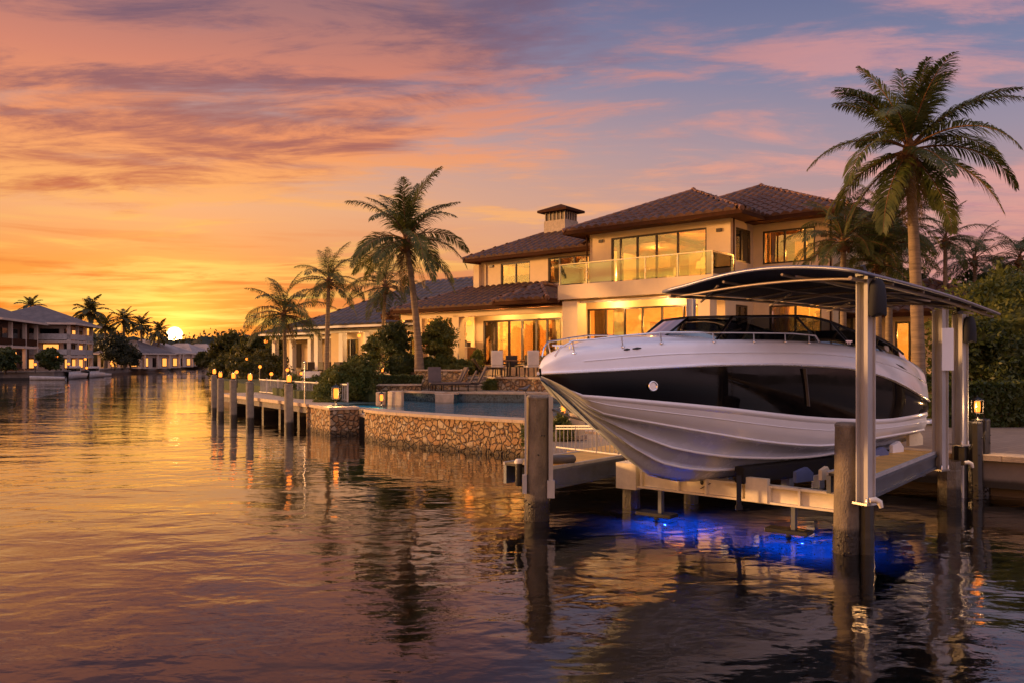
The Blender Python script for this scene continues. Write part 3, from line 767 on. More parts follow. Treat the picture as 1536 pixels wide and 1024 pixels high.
# --- things on the inner walls: doors, pictures, panels
for s_, t_, z_, w_, h_, m_, nm in ((-4.4, 6.56, FZ, .9, 2.1, 'cabinet', 'inner_door'), (-2.9, 6.56, FZ + 1.1, 1., .8, 'art', 'picture'), (.9, 6.56, FZ, .9, 2.1, 'cabinet', 'inner_door'), (5.9, 6.56, FZ + 1.1, .9, 1.1, 'art', 'picture'), (2.1, 6.46, 5.97, .9, 2., 'cabinet', 'inner_door'), (4.0, 6.46, 6.9, 1.2, .8, 'art', 'picture'), (-5.2, 6.95, 6.0, .9, 1.8, 'cabinet', 'inner_door'), (-1.3, 6.95, 6.6, 1., .7, 'art', 'picture'), (8.4, 8.95, 6.0, .9, 1.9, 'cabinet', 'inner_door'), (9.6, 8.95, 6.7, .6, .8, 'art', 'picture')):
    MB().box(s_, s_ + w_, t_, t_ + .035, z_, z_ + h_).box(s_ - .05, s_, t_ - .01, t_ + .035, z_, z_ + h_).box(s_ + w_, s_ + w_ + .05, t_ - .01, t_ + .035, z_, z_ + h_).box(s_ - .05, s_ + w_ + .05, t_ - .01, t_ + .035, z_ + h_, z_ + h_ + .05).build(nm, m_, villa)
# --- chimney
cpx = -3.6
ch = MB().box(-4.15, -2.75, 5.2, 6.4, 8.9, 10.55).build('chimney', 'chimney_brick', villa)
MB().box(-4.05, -2.85, 5.3, 6.3, 10.55, 11.0).build('vent_band', 'window_frame', ch)
q = MB()
for k in range(6):
    for tt in (5.27, 6.28): q.box(-4.12 + k * .25, -4.06 + k * .25, tt, tt + .05, 10.55, 11.)
    q.box(-4.12, -4.07, 5.25 + k * .21, 5.31 + k * .21, 10.55, 11.); q.box(-2.84, -2.79, 5.25 + k * .21, 5.31 + k * .21, 10.55, 11.)
q.build('vent_bars', 'chimney_brick', ch)
q = MB().box(-4.42, -2.48, 4.95, 6.65, 11.0, 11.12)
q.add([(-4.42, 4.95, 11.121), (-2.48, 4.95, 11.121), (-2.48, 6.65, 11.121), (-4.42, 6.65, 11.121), (-3.45, 5.8, 11.50)], [(0, 1, 4), (1, 2, 4), (2, 3, 4), (3, 0, 4)])
q.build('cap', 'fascia', ch)
ch.location = (-.75, 0, -.5)
# gutter pipes and vents
for s_, t_, z0_, z1_ in ((.22, 1.9, 5.95, 8.4), (7.42, 2.05, 5.9, 8.4), (10.6, 4.15, FZ, 8.4), (-7.5, 2.88, 6.1, 7.8)):
    MB().tube([(s_, t_, z0_), (s_, t_, z1_)], .04, 8).build('downpipe', 'fascia', villa)
for s_, t_, z_ in ((.95, 1.97, 8.0), (6.8, 1.97, 7.9), (10.3, 4.22, 7.6), (-6.7, 2.94, 7.5)):
    MB().box(s_ - .12, s_ + .12, t_ - .02, t_ + .028, z_, z_ + .14).build('wall_vent', 'window_frame', villa)
# finials
MB().lathe((11.5, 3.45, 8.6), [(.09, 0), (.05, .08), (.10, .16), (.03, .25), (.0, .33)], 8).build('finial', 'ridge_tile', villa)
MB().lathe((3.8, 5.5, 10.55), [(.16, 0), (.1, .08), (.12, .13), (.0, .2)], 8).build('finial', 'ridge_tile', villa)
MB().lathe((5.4, 9.55, 11.2), [(.16, 0), (.1, .08), (.12, .13), (.0, .2)], 8).build('finial', 'ridge_tile', villa)
# roof terrace rail on the left
q = MB().bar((-10.5, 6.2, 6.95), (-7.6, 6.2, 6.95), .04)
for k in range(4): q.bar((-10.5 + k * .96, 6.2, 6.1), (-10.5 + k * .96, 6.2, 6.95), .04)
q.build('terrace_rail', 'steel', villa)
# ceiling lamps in rooms
rooms = [(-5.2, 3.8, 4.35, 55), (-2.6, 3.6, 4.35, 55), (2., 3.8, 4.6, 55), (4.8, 3.6, 4.6, 60), (2.6, 4.0, 7.9, 45), (5.3, 3.6, 7.0, 40), (-5., 4.8, 7.4, 32), (-1.6, 4.6, 7.4, 32), (9., 6., 7.6, 30), (9., 6.2, 4.4, 30), (12.8, 8.6, 4.0, 22), (14.4, 8.8, 4.0, 18), (-9.8, 5., 4.4, 22), (-12.8, 6.3, 4.2, 14)]
for i, (s_, t_, z_, p_) in enumerate(rooms):
    MB().ball((s_, t_, z_), .14, 12, 8).tube([(s_, t_, z_ + .1), (s_, t_, z_ + .5)], .012, 5).build('ceiling_lamp', 'lamp_glow_soft', villa)
    lamp('room_light', (s_, t_, z_ - .32), p_ * 6.0, (1, .41, .085), .18, villa)
for i, (s_, t_, z_) in enumerate(((-7.6, 2.2, 4.55), (-10.1, 1.7, 4.5), (-13., 3.6, 4.4))):
    MB().ball((s_, t_, z_), .15, 12, 8).tube([(s_, t_, z_ + .1), (s_, t_, z_ + .45)], .012, 5).build('porch_lamp', 'lamp_glow', villa)
    lamp('porch_light', (s_, t_, z_ - .3), 150, (1, .50, .15), .15, villa)
for i, (s_, t_) in enumerate(((-4.6, .9), (-2., .9), (2.2, .9), (5., .9))):
    z_ = 4.98 if s_ < 0 else 5.18
    MB().lathe((s_, t_, z_), [(.10, 0), (.10, .05), (.0, .06)], 10).build('downlight', 'lamp_glow_soft', villa)
    lamp('porch_light', (s_, t_, z_ - .12), 140, (1, .50, .15), .08, villa)
VM = wm(villa)
def VW(s_, t_, z_=0): return VM @ Vector((s_, t_, z_))
# curtain-side furniture inside
def cabinet(label, s_, t_, z_, w_, h_, cat='bookcase'):
    p = VW(s_, t_, z_); o = thing('bookcase', label, cat, p, VA)
    m_ = MB().box(0, .04, 0, .4, 0, h_).box(w_ - .04, w_, 0, .4, 0, h_).box(.04, w_ - .04, .36, .4, 0, h_)
    for k in range(5): m_.box(.04, w_ - .04, 0, .36, k * (h_ - .04) / 4, k * (h_ - .04) / 4 + .04)
    m_.build('case', 'cabinet', o)
    b_ = MB(); random.seed(int(w_ * 100))
    for k in range(4):
        x = .06
        while x < w_ - .12:
            ww = random.uniform(.03, .12); b_.box(x, x + ww - .005, .08, .3, k * (h_ - .04) / 4 + .04, k * (h_ - .04) / 4 + .04 + random.uniform(.15, h_ / 4 - .1)); x += ww + random.choice((0, 0, .08))
    b_.build('books', 'soil', o)
cabinet('dark bookcase behind the ground-floor glass doors left of the pier', -5.4, 6.1, FZ, 2.4, 2.0)
cabinet('dark shelf unit seen through the wide ground-floor window under the balcony', 3.3, 6.1, FZ, 2.2, 1.9)
# floor lamp near the upper window
p = VW(5.5, 2.9, 5.96); o = thing('table_lamp', 'glowing shaded lamp behind the balcony window', 'lamp', p)
MB().lathe((0, 0, 0), [(.15, 0), (.15, .02), (.02, .04), (.02, .62)], 10).build('stand', 'fascia', o)
MB().lathe((0, 0, .6), [(.22, 0), (.16, .3)], 14).build('lamp_shade', 'lamp_glow_soft', o)
p = VW(2.9, 3.4, 5.96)
o = thing('sofa', 'pale sofa inside the upper room behind the balcony', 'sofa', p, VA)
MB().box(-.9, .9, -.4, .4, .1, .45).build('seat', 'cushion', o, bevel=.05); MB().box(-.9, .9, .25, .45, .45, .85).build('backrest', 'cushion', o, bevel=.05)
# ceiling fan in the wing
o = thing('ceiling_fan', 'dark ceiling fan in the upper right corner room', 'fan', VW(8.9, 5.4, 7.75), 0.3)
m_ = MB().lathe((0, 0, 0), [(.09, -.06), (.11, 0), (.05, .06), (.02, .1), (.02, .6)], 10); m_.build('motor', 'fascia', o)
for k in range(4):
    MB().box(.1, .65, -.07, .07, -.01, .005, Matrix.Rotation(k * math.pi / 2, 4, 'Z')).build('blade', 'fascia', o)

# ------------------------------------------------------------------ pale house further along (blue-grey roof)
HA = R(-38); HX, HY = PX(453, 57), 57.
h2 = thing('garden_house', 'single-storey cream house with blue-grey tiled roof and white columns', 'house', (HX, HY, 0), HA)
hz = 1.95
MB().box(-.3, 17, .4, 12, .8, hz).build('foundation', 'coping', h2)
wall_s(h2, .3, 16, 2.6, hz, 4.75, [(1.2, 3., hz, 4.1), (4.6, 6.4, hz, 4.2), (8.2, 10.1, hz, 4.2), (11.8, 13.6, hz, 4.2)])
MB().box(0, .3, 2.6, 12, hz, 4.75).box(.3, 16, 11.8, 12, hz, 4.75).box(.3, 16, 6.6, 6.7, hz, 4.75).build('wall', 'stucco', h2)
for a, b in ((1.2, 3.), (4.6, 6.4), (8.2, 10.1), (11.8, 13.6)): window(h2, a, b, hz, 4.15, 2.6, (.5,), curtains=((.05, .3),))
for k in range(6): MB().box(.2 + k * 2.7, .62 + k * 2.7, .9, 1.3, hz, 4.5).box(.14 + k * 2.7, .68 + k * 2.7, .84, 1.36, hz, hz + .15).build('column', 'white_fascia', h2)
MB().box(-.1, 16, .8, 1.35, 4.5, 4.75).build('porch_beam', 'white_fascia', h2)
hip_roof(h2, -1.0, 17, 0, 13.5, 4.95, .50, tmat='roof_tile_blue', fasc='white_fascia', sides='FL', tile=.55, row=.7)
for k in range(3):
    MB().ball((3.9 + k * 3.6, 1.9, 4.3), .13).build('porch_lamp', 'lamp_glow', h2); lamp('porch_light', (3.9 + k * 3.6, 1.9, 4.0), 38, parent=h2)
    lamp('room_light', (3 + k * 4, 4.6, 3.8), 60, parent=h2)
h3 = thing('garden_house', 'small pale house mostly hidden behind the leftmost right-bank palm', 'house', (PX(405, 68), 68., 0), HA)
MB().box(0, 10, 1.5, 8, .9, 4.6).build('wall', 'stucco', h3)
for k in range(4): MB().box(k * 2.4, k * 2.4 + .4, .2, .6, .9, 4.3).build('column', 'white_fascia', h3)
MB().box(-.2, 10, .1, .7, 4.3, 4.6).build('porch_beam', 'white_fascia', h3)
for k in range(3): MB().box(.9 + k * 2.6, 2.3 + k * 2.6, 1.42, 1.5, 2., 4.).build('window', 'window_frame', h3)
hip_roof(h3, -.8, 11, -.6, 9, 4.8, .4, tmat='roof_tile_blue', fasc='white_fascia', sides='FL', tile=.4, row=.6)
MB().ball((-.3, -.2, 4.2), .16).build('porch_lamp', 'lamp_glow', h3)
# ------------------------------------------------------------------ vegetation
def frond_pts(base, az, el, L, droop, n=12):
    p = Vector(base); pts = [p.copy()]; dirs = []
    for i in range(n):
        t = (i + .5) / n; e = el - droop * t ** 1.25
        d = Vector((math.cos(az) * math.cos(e), math.sin(az) * math.cos(e), math.sin(e)))
        p = p + d * (L / n); pts.append(p.copy()); dirs.append(d)
    dirs.append(dirs[-1]); return pts, dirs
def add_frond(mb, base, az, el, L, droop, rng, nl=42, ll=.25, wid=.0125, hang=.5, twist=0.):
    pts, dirs = frond_pts(base, az, el, L, droop)
    mb.cur = 1; mb.tube(pts, [L * .011 * (1 - .85 * i / 12) for i in range(13)], 4, caps=False); mb.cur = 0
    n = len(pts) - 1; up = Vector((0, 0, 1)); verts = []; faces = []
    gap = rng.uniform(.03, .12)
    for i in range(nl):
        if rng.random() < gap: continue
        t = .13 + .87 * (i + rng.random() * .6) / nl; x = t * n; k = min(int(x), n - 1); f = x - k
        p = pts[k].lerp(pts[k + 1], min(f, 1)); d = dirs[k].lerp(dirs[min(k + 1, n)], f).normalized()
        side = d.cross(up)
        if side.length < .1: side = Vector((-math.sin(az), math.cos(az), 0))
        side.normalize()
        if twist: side = Quaternion(d, twist) @ side
        nrm = side.cross(d).normalized()
        prof = (math.sin(math.pi * min(1, (t * .88 + .10))) ** .6) * (1 - .25 * t)
        for sg in (-1, 1):
            l = L * ll * prof * rng.uniform(.85, 1.12); fw = .45 + .75 * t
            a = (side * sg + d * fw + nrm * rng.uniform(.05, .30)).normalized()
            w_ = L * wid * .5 * rng.uniform(.8, 1.2)
            wd = (d - a * d.dot(a)).normalized() * w_
            q1 = p + a * l * .45; a2 = (a - up * hang * rng.uniform(.6, 1.4)).normalized(); q2 = q1 + a2 * l * .35
            a3 = (a2 - up * hang * rng.uniform(.7, 1.6)).normalized(); q3 = q2 + a3 * l * .3
            b = len(verts)
            verts += [p - wd * .5, p + wd * .5, q1 + wd, q1 - wd, q2 + wd * .8, q2 - wd * .8, q3]
            faces += [(b, b + 1, b + 2, b + 3), (b + 3, b + 2, b + 4, b + 5), (b + 5, b + 4, b + 6)]
    mb.add(verts, faces, False)
def palm(label, x, y, z0, zc, Rr, seed, nf=24, wid=.0125, lean=(0, 0), tr=.17, group=None, nl=56, leaf='palm_leaf', elmin=-35, hang=.5, name='palm_tree', fr=None):
    rng = random.Random(seed); o = thing(name, label, 'palm tree', (x, y, z0), 0, group)
    h = zc - z0; pts = []; rs = []; K = 26
    for i in range(K + 1):
        t = i / K
        pts.append((lean[0] * t ** 1.6, lean[1] * t ** 1.6, h * t))
        rs.append(tr * (1.25 - .3 * min(1, t * 6) if t < .17 else .95 - .38 * t) * (1 + .05 * (i % 2)))
    MB().tube(pts, rs, 10).build('trunk', 'trunk', o)
    top = Vector(pts[-1]); b = MB()
    b.lathe(top - Vector((0, 0, Rr * .14)), [(tr * .55, 0), (tr * 1.15, Rr * .06), (tr * 1.0, Rr * .14), (tr * .6, Rr * .24), (tr * .2, Rr * .30)], 10)
    for k in range(9):   # fruit and old leaf stubs
        a = rng.uniform(0, 6.28); b.ball((top.x + math.cos(a) * tr * 1.25, top.y + math.sin(a) * tr * 1.25, top.z - rng.uniform(0, .2) * Rr * .7), tr * .42, 6, 5)
    b.build('crown_base', 'boot', o)
    mb = MB()
    if fr:
        for az, el, L, dr in fr: add_frond(mb, top + Vector((0, 0, .05)), R(az), R(el), L * Rr, R(dr), rng, nl, hang=hang, twist=rng.uniform(-.25, .25))
    for i in range(nf):
        q = i / nf; el = 84 - (84 - elmin) * q ** .85 + rng.uniform(-6, 6); az = i * 137.5 + rng.uniform(-16, 16)
        L = Rr * (1.0 - .12 * abs(q - .4)) * rng.uniform(.92, 1.1)
        dr = 54 + 30 * math.sin(math.pi * min(1, q * 1.1)) + rng.uniform(-8, 8)
        if el < 0: dr = 48 + rng.uniform(-8, 8)
        add_frond(mb, top + Vector((0, 0, Rr * .06 * (1 - q))), R(az), R(el), L, R(dr), rng, nl, wid=wid, hang=hang, twist=rng.uniform(-.3, .3))
    mb.build('crown', [leaf, 'boot'], o)
    if Rr > 3.2:
        for k in range(4):
            dm = MB(); add_frond(dm, top - Vector((0, 0, .12)), rng.uniform(0, 6.28), R(-48 - 8 * k), Rr * .62, R(30), rng, 34, wid=.010, hang=1.1); dm.mi = [0] * len(dm.mi)
            dm.build('dead_frond', 'dead_leaf', o)
    return o
palm('tall coconut palm with grey curved trunk rising beside the tall planter wall', PX(629, 37.2), 37.2, 1.95, PZ(364, 37.2), 3.6, 11, 22, lean=(-.62, 0), tr=.20, nl=66, fr=[(70, 80, .9, 30), (150, 66, .95, 50), (20, 62, .95, 55), (-90, 72, .8, 50)])
palm('tallest palm standing at the right behind the boat lift', PX(1379, 23.5), 23.5, .75, PZ(230, 23.5), 3.3, 4, 23, lean=(-.30, 0), tr=.215, nl=80, elmin=-42, fr=[(10, 80, .85, 40), (175, 78, .9, 40), (80, 84, .9, 30), (195, 58, .95, 60), (-25, 52, 1.0, 55), (-100, 74, .85, 50), (140, 66, .9, 60)])
palm('dark palm whose trunk rises from the round shrubs by the pool', PX(490, 46), 46., 1.3, PZ(424, 46), 2.6, 23, 22, lean=(.12, 0), tr=.17, nl=44)
palm('slender palm half hidden behind the tall coconut palm', PX(573, 47), 47., 1.5, PZ(432, 47), 2.8, 31, 22, lean=(.2, 0), tr=.15, nl=44)
palm('drooping palm nearest the dock, in front of the far pale house', PX(428, 52), 52., 1.2, PZ(474, 52), 3.4, 44, 23, lean=(-.1, 0), tr=.15, nl=46, elmin=-25, hang=.8)
# right-hand palm thicket
g = 'fan of smaller palms behind the canopy'
palm('bushy palm against the right wing of the villa', 10.6, 25.6, .9, 6.3, 2.0, 51, 26, tr=.13, nl=50, elmin=-20, leaf='palm_leaf')
palm('dense palm left of the tallest trunk behind the canopy', 12.9, 27.4, .9, 7.15, 2.2, 52, 26, tr=.13, nl=50, elmin=-20)
palm('dense low palm with spiky young fronds over the canopy', 12.0, 26.2, .9, 5.7, 2.1, 53, 26, tr=.13, nl=50, elmin=-10)
palm('feathery palm right of the tallest trunk', PX(1418, 34), 34., .9, PZ(362, 34), 2.1, 54, 20, tr=.13, nl=46)
palm('dark palm low behind the right lower roof', PX(1462, 38), 38., .9, PZ(392, 38), 2.3, 55, 20, tr=.13, nl=44, leaf='palm_leaf_far')
palm('palm at the right edge of the picture above the shrubs', PX(1530, 33), 33., .9, PZ(392, 33), 2.0, 56, 20, tr=.13, nl=44)
palm('young palm low beside the extension wall', PX(1335, 31), 31., .9, PZ(372, 31), 1.9, 57, 22, tr=.12, nl=44, elmin=-15)

def leaves(mb, n, pt, size, rng, nrm=None):
    vs = []; fs = []
    for _ in range(n):
        p, nn = pt(rng)
        a = Vector((rng.gauss(0, 1), rng.gauss(0, 1), rng.gauss(0, 1))).normalized()
        ax = (nn * .8 + a).normalized(); u = ax.cross(Vector((rng.gauss(0, 1), rng.gauss(0, 1), rng.gauss(0, 1)))).normalized(); v = ax.cross(u)
        s_ = size * rng.uniform(.6, 1.3); b = len(vs)
        vs += [p - u * s_, p + v * s_ * .45, p + u * s_, p - v * s_ * .45]; fs.append((b, b + 1, b + 2, b + 3))
    mb.add(vs, fs, False)
def blob_pt(c, r, seed, lump=.28, depth=.35):
    c = Vector(c); r = Vector(r); off = Vector((seed * 3.1, seed * 1.7, seed))
    def f(rng):
        d = Vector((rng.gauss(0, 1), rng.gauss(0, 1), rng.gauss(0, 1))).normalized()
        if d.z < -.5: d.z = -d.z
        k = 1 + lump * noise.noise(d * 2.3 + off) * 1.6 + lump * .5 * noise.noise(d * 6 + off)
        k *= 1 - depth * rng.random() ** 2.2
        return c + Vector((d.x * r.x, d.y * r.y, d.z * r.z)) * k, d
    return f
def core(mb, c, r, seed, f=.74, lump=.28):
    off = Vector((seed * 3.1, seed * 1.7, seed)); rows = []
    for i in range(11):
        a = math.pi * i / 10; row = []
        for j in range(16):
            t = 2 * math.pi * j / 16; d = Vector((math.sin(a) * math.cos(t), math.sin(a) * math.sin(t), math.cos(a)))
            k = f * (1 + lump * noise.noise(d * 2.3 + off) * 1.6)
            row.append((c[0] + d.x * r[0] * k, c[1] + d.y * r[1] * k, c[2] + d.z * r[2] * k))
        rows.append(row)
    mb.grid(rows, closed=True)
def shrub(label, x, y, z, r, n=2600, size=.07, seed=1, mat='leaf_dark', name='shrub', cat='shrub', group=None, lumps=None, lump=.28):
    rng = random.Random(seed); o = thing(name, label, cat, (x, y, z), 0, group); mb = MB()
    for i, (c, rr) in enumerate(lumps or [((0, 0, r[2] * .45), r)]):
        leaves(mb, n, blob_pt(c, rr, seed + i, lump), size, rng); core(mb, c, rr, seed + i, .72, lump)
    mb.build('foliage', mat, o)
    MB().tube([(0, 0, -.1), (0, 0, r[2] * .5)], .05, 6).build('stem', 'bark', o)
    return o
def tree(label, x, y, z, h, r, n, size, seed, mat='leaf_dark', name='tree', group=None, k=7, th=.4, tr=.09, cores=True, flat=.8):
    rng = random.Random(seed); o = thing(name, label, 'tree', (x, y, z), 0, group); mb = MB(); tk = MB()
    tk.tube([(0, 0, -.1), (.03, .02, h * th), (.0, .0, h * .75)], [tr, tr * .75, tr * .3], 8)
    for i in range(k):
        a = i * 2.4; q = (i + .5) / k; zz = h * (th + .12 + (1 - th - .2) * q) ; rad = r * .55 * math.sin(math.pi * (.15 + .8 * q))
        c = (math.cos(a) * rad, math.sin(a) * rad, zz); rr = r * rng.uniform(.42, .60)
        tk.tube([(0, 0, h * th * .8), (c[0] * .6, c[1] * .6, zz - rr * .3)], [tr * .5, tr * .2], 5)
        leaves(mb, n // k, blob_pt(c, (rr, rr, rr * flat), seed + i, .35, .6), size, rng)
        if cores: core(mb, c, (rr, rr, rr * flat), seed + i, .55, .35)
    mb.build('crown', mat, o); tk.build('trunk', 'bark', o)
    return o
# clipped hedges
def hedge(label, x0, x1, y0, y1, z0, z1, n, size, seed, mat='leaf_dark', rot=0., name='hedge'):
    rng = random.Random(seed); o = thing(name, label, 'hedge', ((x0 + x1) / 2, (y0 + y1) / 2, z0), rot); hx_, hy_, hz_ = (x1 - x0) / 2, (y1 - y0) / 2, z1 - z0
    def f(g_):
        k = g_.random(); A = [hx_ * hz_, hx_ * hy_, hy_ * hz_]; tt = k * sum(A); u, v = g_.uniform(-1, 1), g_.random()
        wob = lambda a, b: .10 * noise.noise(Vector((a * 1.3, b * 1.3, seed))) + g_.uniform(-.10, .03)
        if tt < A[0]: return Vector((u * hx_, -hy_ - wob(u * hx_, v * hz_), v * hz_)), Vector((0, -1, 0))
        if tt < A[0] + A[1]: return Vector((u * hx_, g_.uniform(-1, 1) * hy_, hz_ + wob(u * hx_, 3) * 1.2)), Vector((0, 0, 1))
        s_ = g_.choice((-1, 1)); return Vector((s_ * (hx_ + wob(v, u)), u * hy_, v * hz_)), Vector((s_, 0, 0))
    mb = MB(); leaves(mb, n, f, size, rng); mb.build('foliage', mat, o)
    MB().box(-hx_ + .1, hx_ - .1, -hy_ + .1, hy_ - .1, -.1, hz_ - .1).build('branches', 'bark', o)
    return o
hedge('long dark hedge along the right patio behind the lantern piles', 11.9, 21., 22.0, 23.2, .76, 1.95, 15000, .085, 3)
shrub('rounded clipped shrub topping the tall planter near the coconut palm', PX(604, 38), 38, 2.0, (.95, .7, .62), 3200, .06, 7)
shrub('loose light-green shrub row along the tall planter right side', PX(662, 38), 38, 2.0, (1.2, .6, .55), 3000, .07, 8, 'leaf_light', lumps=[((-.7, 0, .25), (.6, .5, .45)), ((.1, 0, .3), (.65, .5, .5)), ((.9, 0, .2), (.6, .5, .4))])
hedge('low clipped hedge on the low planter behind the pool', PX(552, 35.7), PX(632, 35.7), 35.2, 36.1, PZ(580, 35.5), PZ(563, 35.5), 5200, .055, 9)
shrub('large round shrub left of the pool behind the block lantern', PX(515, 33), 33, .86, (1.15, .9, 1.1), 6500, .06, 12, 'leaf_light', lumps=[((-.1, 0, .55), (.85, .8, .85)), ((.55, .5, .85), (.8, .7, .9)), ((-.6, .3, .35), (.6, .6, .55))])
shrub('low spreading shrub between the dock deck and the round shrub', PX(474, 37), 37, .9, (1.4, .8, .7), 4500, .06, 13, 'leaf_light', lumps=[((-.6, 0, .3), (.9, .7, .5)), ((.5, .2, .45), (.9, .7, .65))])
shrub('small mounded shrub just beyond the dock railing', PX(440, 40), 40, .95, (.9, .7, .6), 2600, .06, 14, 'leaf_light')
shrub('taller dark shrub behind the round pool shrub', PX(540, 38), 38, 1.2, (.9, .7, 1.1), 3600, .065, 15)
tree('small round-headed tree right of the coconut palm against the porch', PX(657, 38.6), 38.6, 1.9, 2.5, .98, 5200, .075, 21, 'leaf_light', k=9, th=.28, tr=.05)
tree('leafy small tree left of the coconut palm against the porch', PX(592, 39), 39., 1.9, 2.45, .95, 5200, .075, 22, k=9, th=.25, tr=.05)
tree('light small tree at the porch corner behind the slender palm', PX(560, 43), 43., 1.8, 2.1, .6, 3000, .08, 24, 'leaf_light', k=8, th=.25, tr=.05)
shrub('low flowering plants along the foot of the coconut palm', PX(700, 39.5), 39.5, 2.0, (.8, .4, .4), 1500, .06, 17)
shrub('leafy plants at the foot of the terrace wall beside the steps', PX(738, 35.6), 35.5, 1.28, (.45, .3, .35), 900, .05, 71, 'leaf_light')
shrub('green potted plant on the terrace left of the glass doors', PX(716, 40.4), 40.6, 2.3, (.35, .35, .6), 900, .06, 72, 'leaf_light')
shrub('green potted plant on the terrace between doors and pier', PX(836, 37.0), 37.2, 2.3, (.3, .3, .5), 800, .06, 73, 'leaf_light')
shrub('yellow-green shrub on the canal side of the big round pool shrub', PX(487, 32), 32.3, .86, (.55, .45, .5), 1900, .05, 74, 'leaf_light')
# right-hand shrubs and trees behind the hedge
tree('leafy broad tree at the right edge behind the hedge', 17.0, 27.5, .75, 4.3, 2.8, 13000, .11, 61, 'leaf_light', k=11, th=.12, cores=True)
tree('dark leafy tree filling the gap behind the lift posts', 14.9, 25.4, .75, 2.9, 1.5, 6000, .09, 62, 'leaf_dark', k=8, th=.12)
tree('dark tree between the far right palms', 24., 40., .75, 6.0, 3.0, 9000, .17, 63, 'leaf_dark', k=9, th=.2)
tree('broad dark tree behind the lower right roof', 19.5, 42., .75, 6.0, 3.0, 7000, .17, 64, 'leaf_far', k=9, th=.2)
shrub('shaggy bush against the wall behind the stern', 12.6, 24.9, .75, (1.2, .8, 1.0), 3500, .08, 66)
shrub('hanging green plant on the stone wall beside the left pile', .62, 20.95, .35, (.42, .3, .42), 900, .06, 67, 'leaf_light')
shrub('potted green plant beside the walkway railing', 1.15, 18.6, .72, (.3, .3, .42), 700, .06, 68, 'leaf_light')
# tree belt on the right bank beyond the dock
beltrng = random.Random(9)
kinds = ['dark rounded tree', 'leafy tree', 'low bushy tree', 'broad tree', 'ragged tree']
spots = [(303, 160, 3.0, 'far rounded tree ending the right bank at the water bend'), (326, 120, 3.2, 'dark tree second from the water bend'), (345, 98, 4.6, 'tall dark tree above the dock lamps'), (362, 84, 3.2, 'low dark tree behind the dock lamps'), (385, 78, 3.8, 'dark tree left of the drooping palm'), (405, 90, 4.6, 'tall dark tree behind the drooping palm'), (432, 84, 4.4, 'dark tree filling behind the drooping palm')]
for i, (px, Y, h_, lb) in enumerate(spots):
    tree(lb, PX(px, Y), Y, .9, h_, h_ * .5, 3600, .26 * Y / 100 + .06, 80 + i, 'leaf_bank', k=9, th=.12, tr=.15, cores=False)
shrub('dark waterside bushes below the far belt of trees', PX(374, 62), 62, .8, (3.2, 1.2, 1.2), 3200, .14, 90, 'leaf_bank', lumps=[((-1.5, 0, .8), (1.6, 1, 1.2)), ((1.2, 0, .9), (1.9, 1, 1.4))])
shrub('dark waterside bush by the far end of the dock', PX(385, 58), 58, .8, (2.2, 1.2, 1.2), 2600, .13, 91, 'leaf_bank')
# far wood behind everything
wood = MB(); rw = random.Random(3)
for i in range(80):
    px = rw.uniform(150, 440); Y = rw.uniform(300, 420); c = (PX(px, Y), Y, rw.uniform(2, 5)); rr = rw.uniform(6, 11)
    core(wood, c, (rr * 1.5, rr, rr * .8), i, .8, .4); leaves(wood, 160, blob_pt(c, (rr * 1.5, rr, rr * .85), i, .4), .9, rw)
for i in range(50):
    px = rw.uniform(-150, 190); Y = rw.uniform(190, 250); c = (PX(px, Y), Y, rw.uniform(1, 4)); rr = rw.uniform(5, 8)
    core(wood, c, (rr * 1.5, rr, rr * .8), i, .8, .4); leaves(wood, 160, blob_pt(c, (rr * 1.5, rr, rr * .85), i, .4), .7, rw)
tag(wood.build('far_wood', 'leaf_far'), 'dark band of distant woods along the horizon under the sun', kind='stuff')
wood = MB()
for i in range(60):
    px = rw.uniform(1300, 2300); Y = rw.uniform(60, 110); c = (PX(px, Y), Y, rw.uniform(1, 4)); rr = rw.uniform(3, 5)
    core(wood, c, (rr * 1.5, rr, rr * .9), i, .8, .4); leaves(wood, 260, blob_pt(c, (rr * 1.5, rr, rr * .95), i, .4), .4, rw)
tag(wood.build('far_wood', 'leaf_far'), 'dark wood behind the villa at the right', kind='stuff')
# far palms on the left bank
lp = [(135, 165, 470, 4.6, 'far palm with the widest crown behind the white three-storey house'), (186, 150, 482, 3.4, 'far slim palm left of the sun, tallest of its row'), (212, 165, 490, 3.4, 'far palm second left of the sun'), (238, 175, 500, 3.6, 'far palm nearest the sun, low fronds over the pale roofs'), (158, 150, 490, 3.0, 'short far palm close to the white house corner'), (46, 175, 462, 3.5, 'far palm tips showing above the left roof')]
for i, (px, Y, py, rr, lb) in enumerate(lp):
    palm(lb, PX(px, Y), Y, .9, PZ(py, Y), rr, 200 + i, 22, tr=.3, nl=26, wid=.05, leaf='palm_leaf_far', name='palm_tree')
for i, (px, Y, h_, lb) in enumerate([(172, 142, 6.2, 'dark tree right of the white three-storey house'), (8, 100.5, 3.0, 'green shrub tree before the left house terrace'), (74, 108, 3.0, 'green tree between the two large left houses'), (195, 150, 4.0, 'low dark trees under the slim far palm'), (-15, 98, 3.0, 'green bush at the left edge on the quay')]):
    tree(lb, PX(px, Y), Y, .95, h_, h_ * .55, 3200, .22, 120 + i, 'leaf_far' if i in (0, 3) else 'leaf_dark', k=7, th=.1, tr=.15)
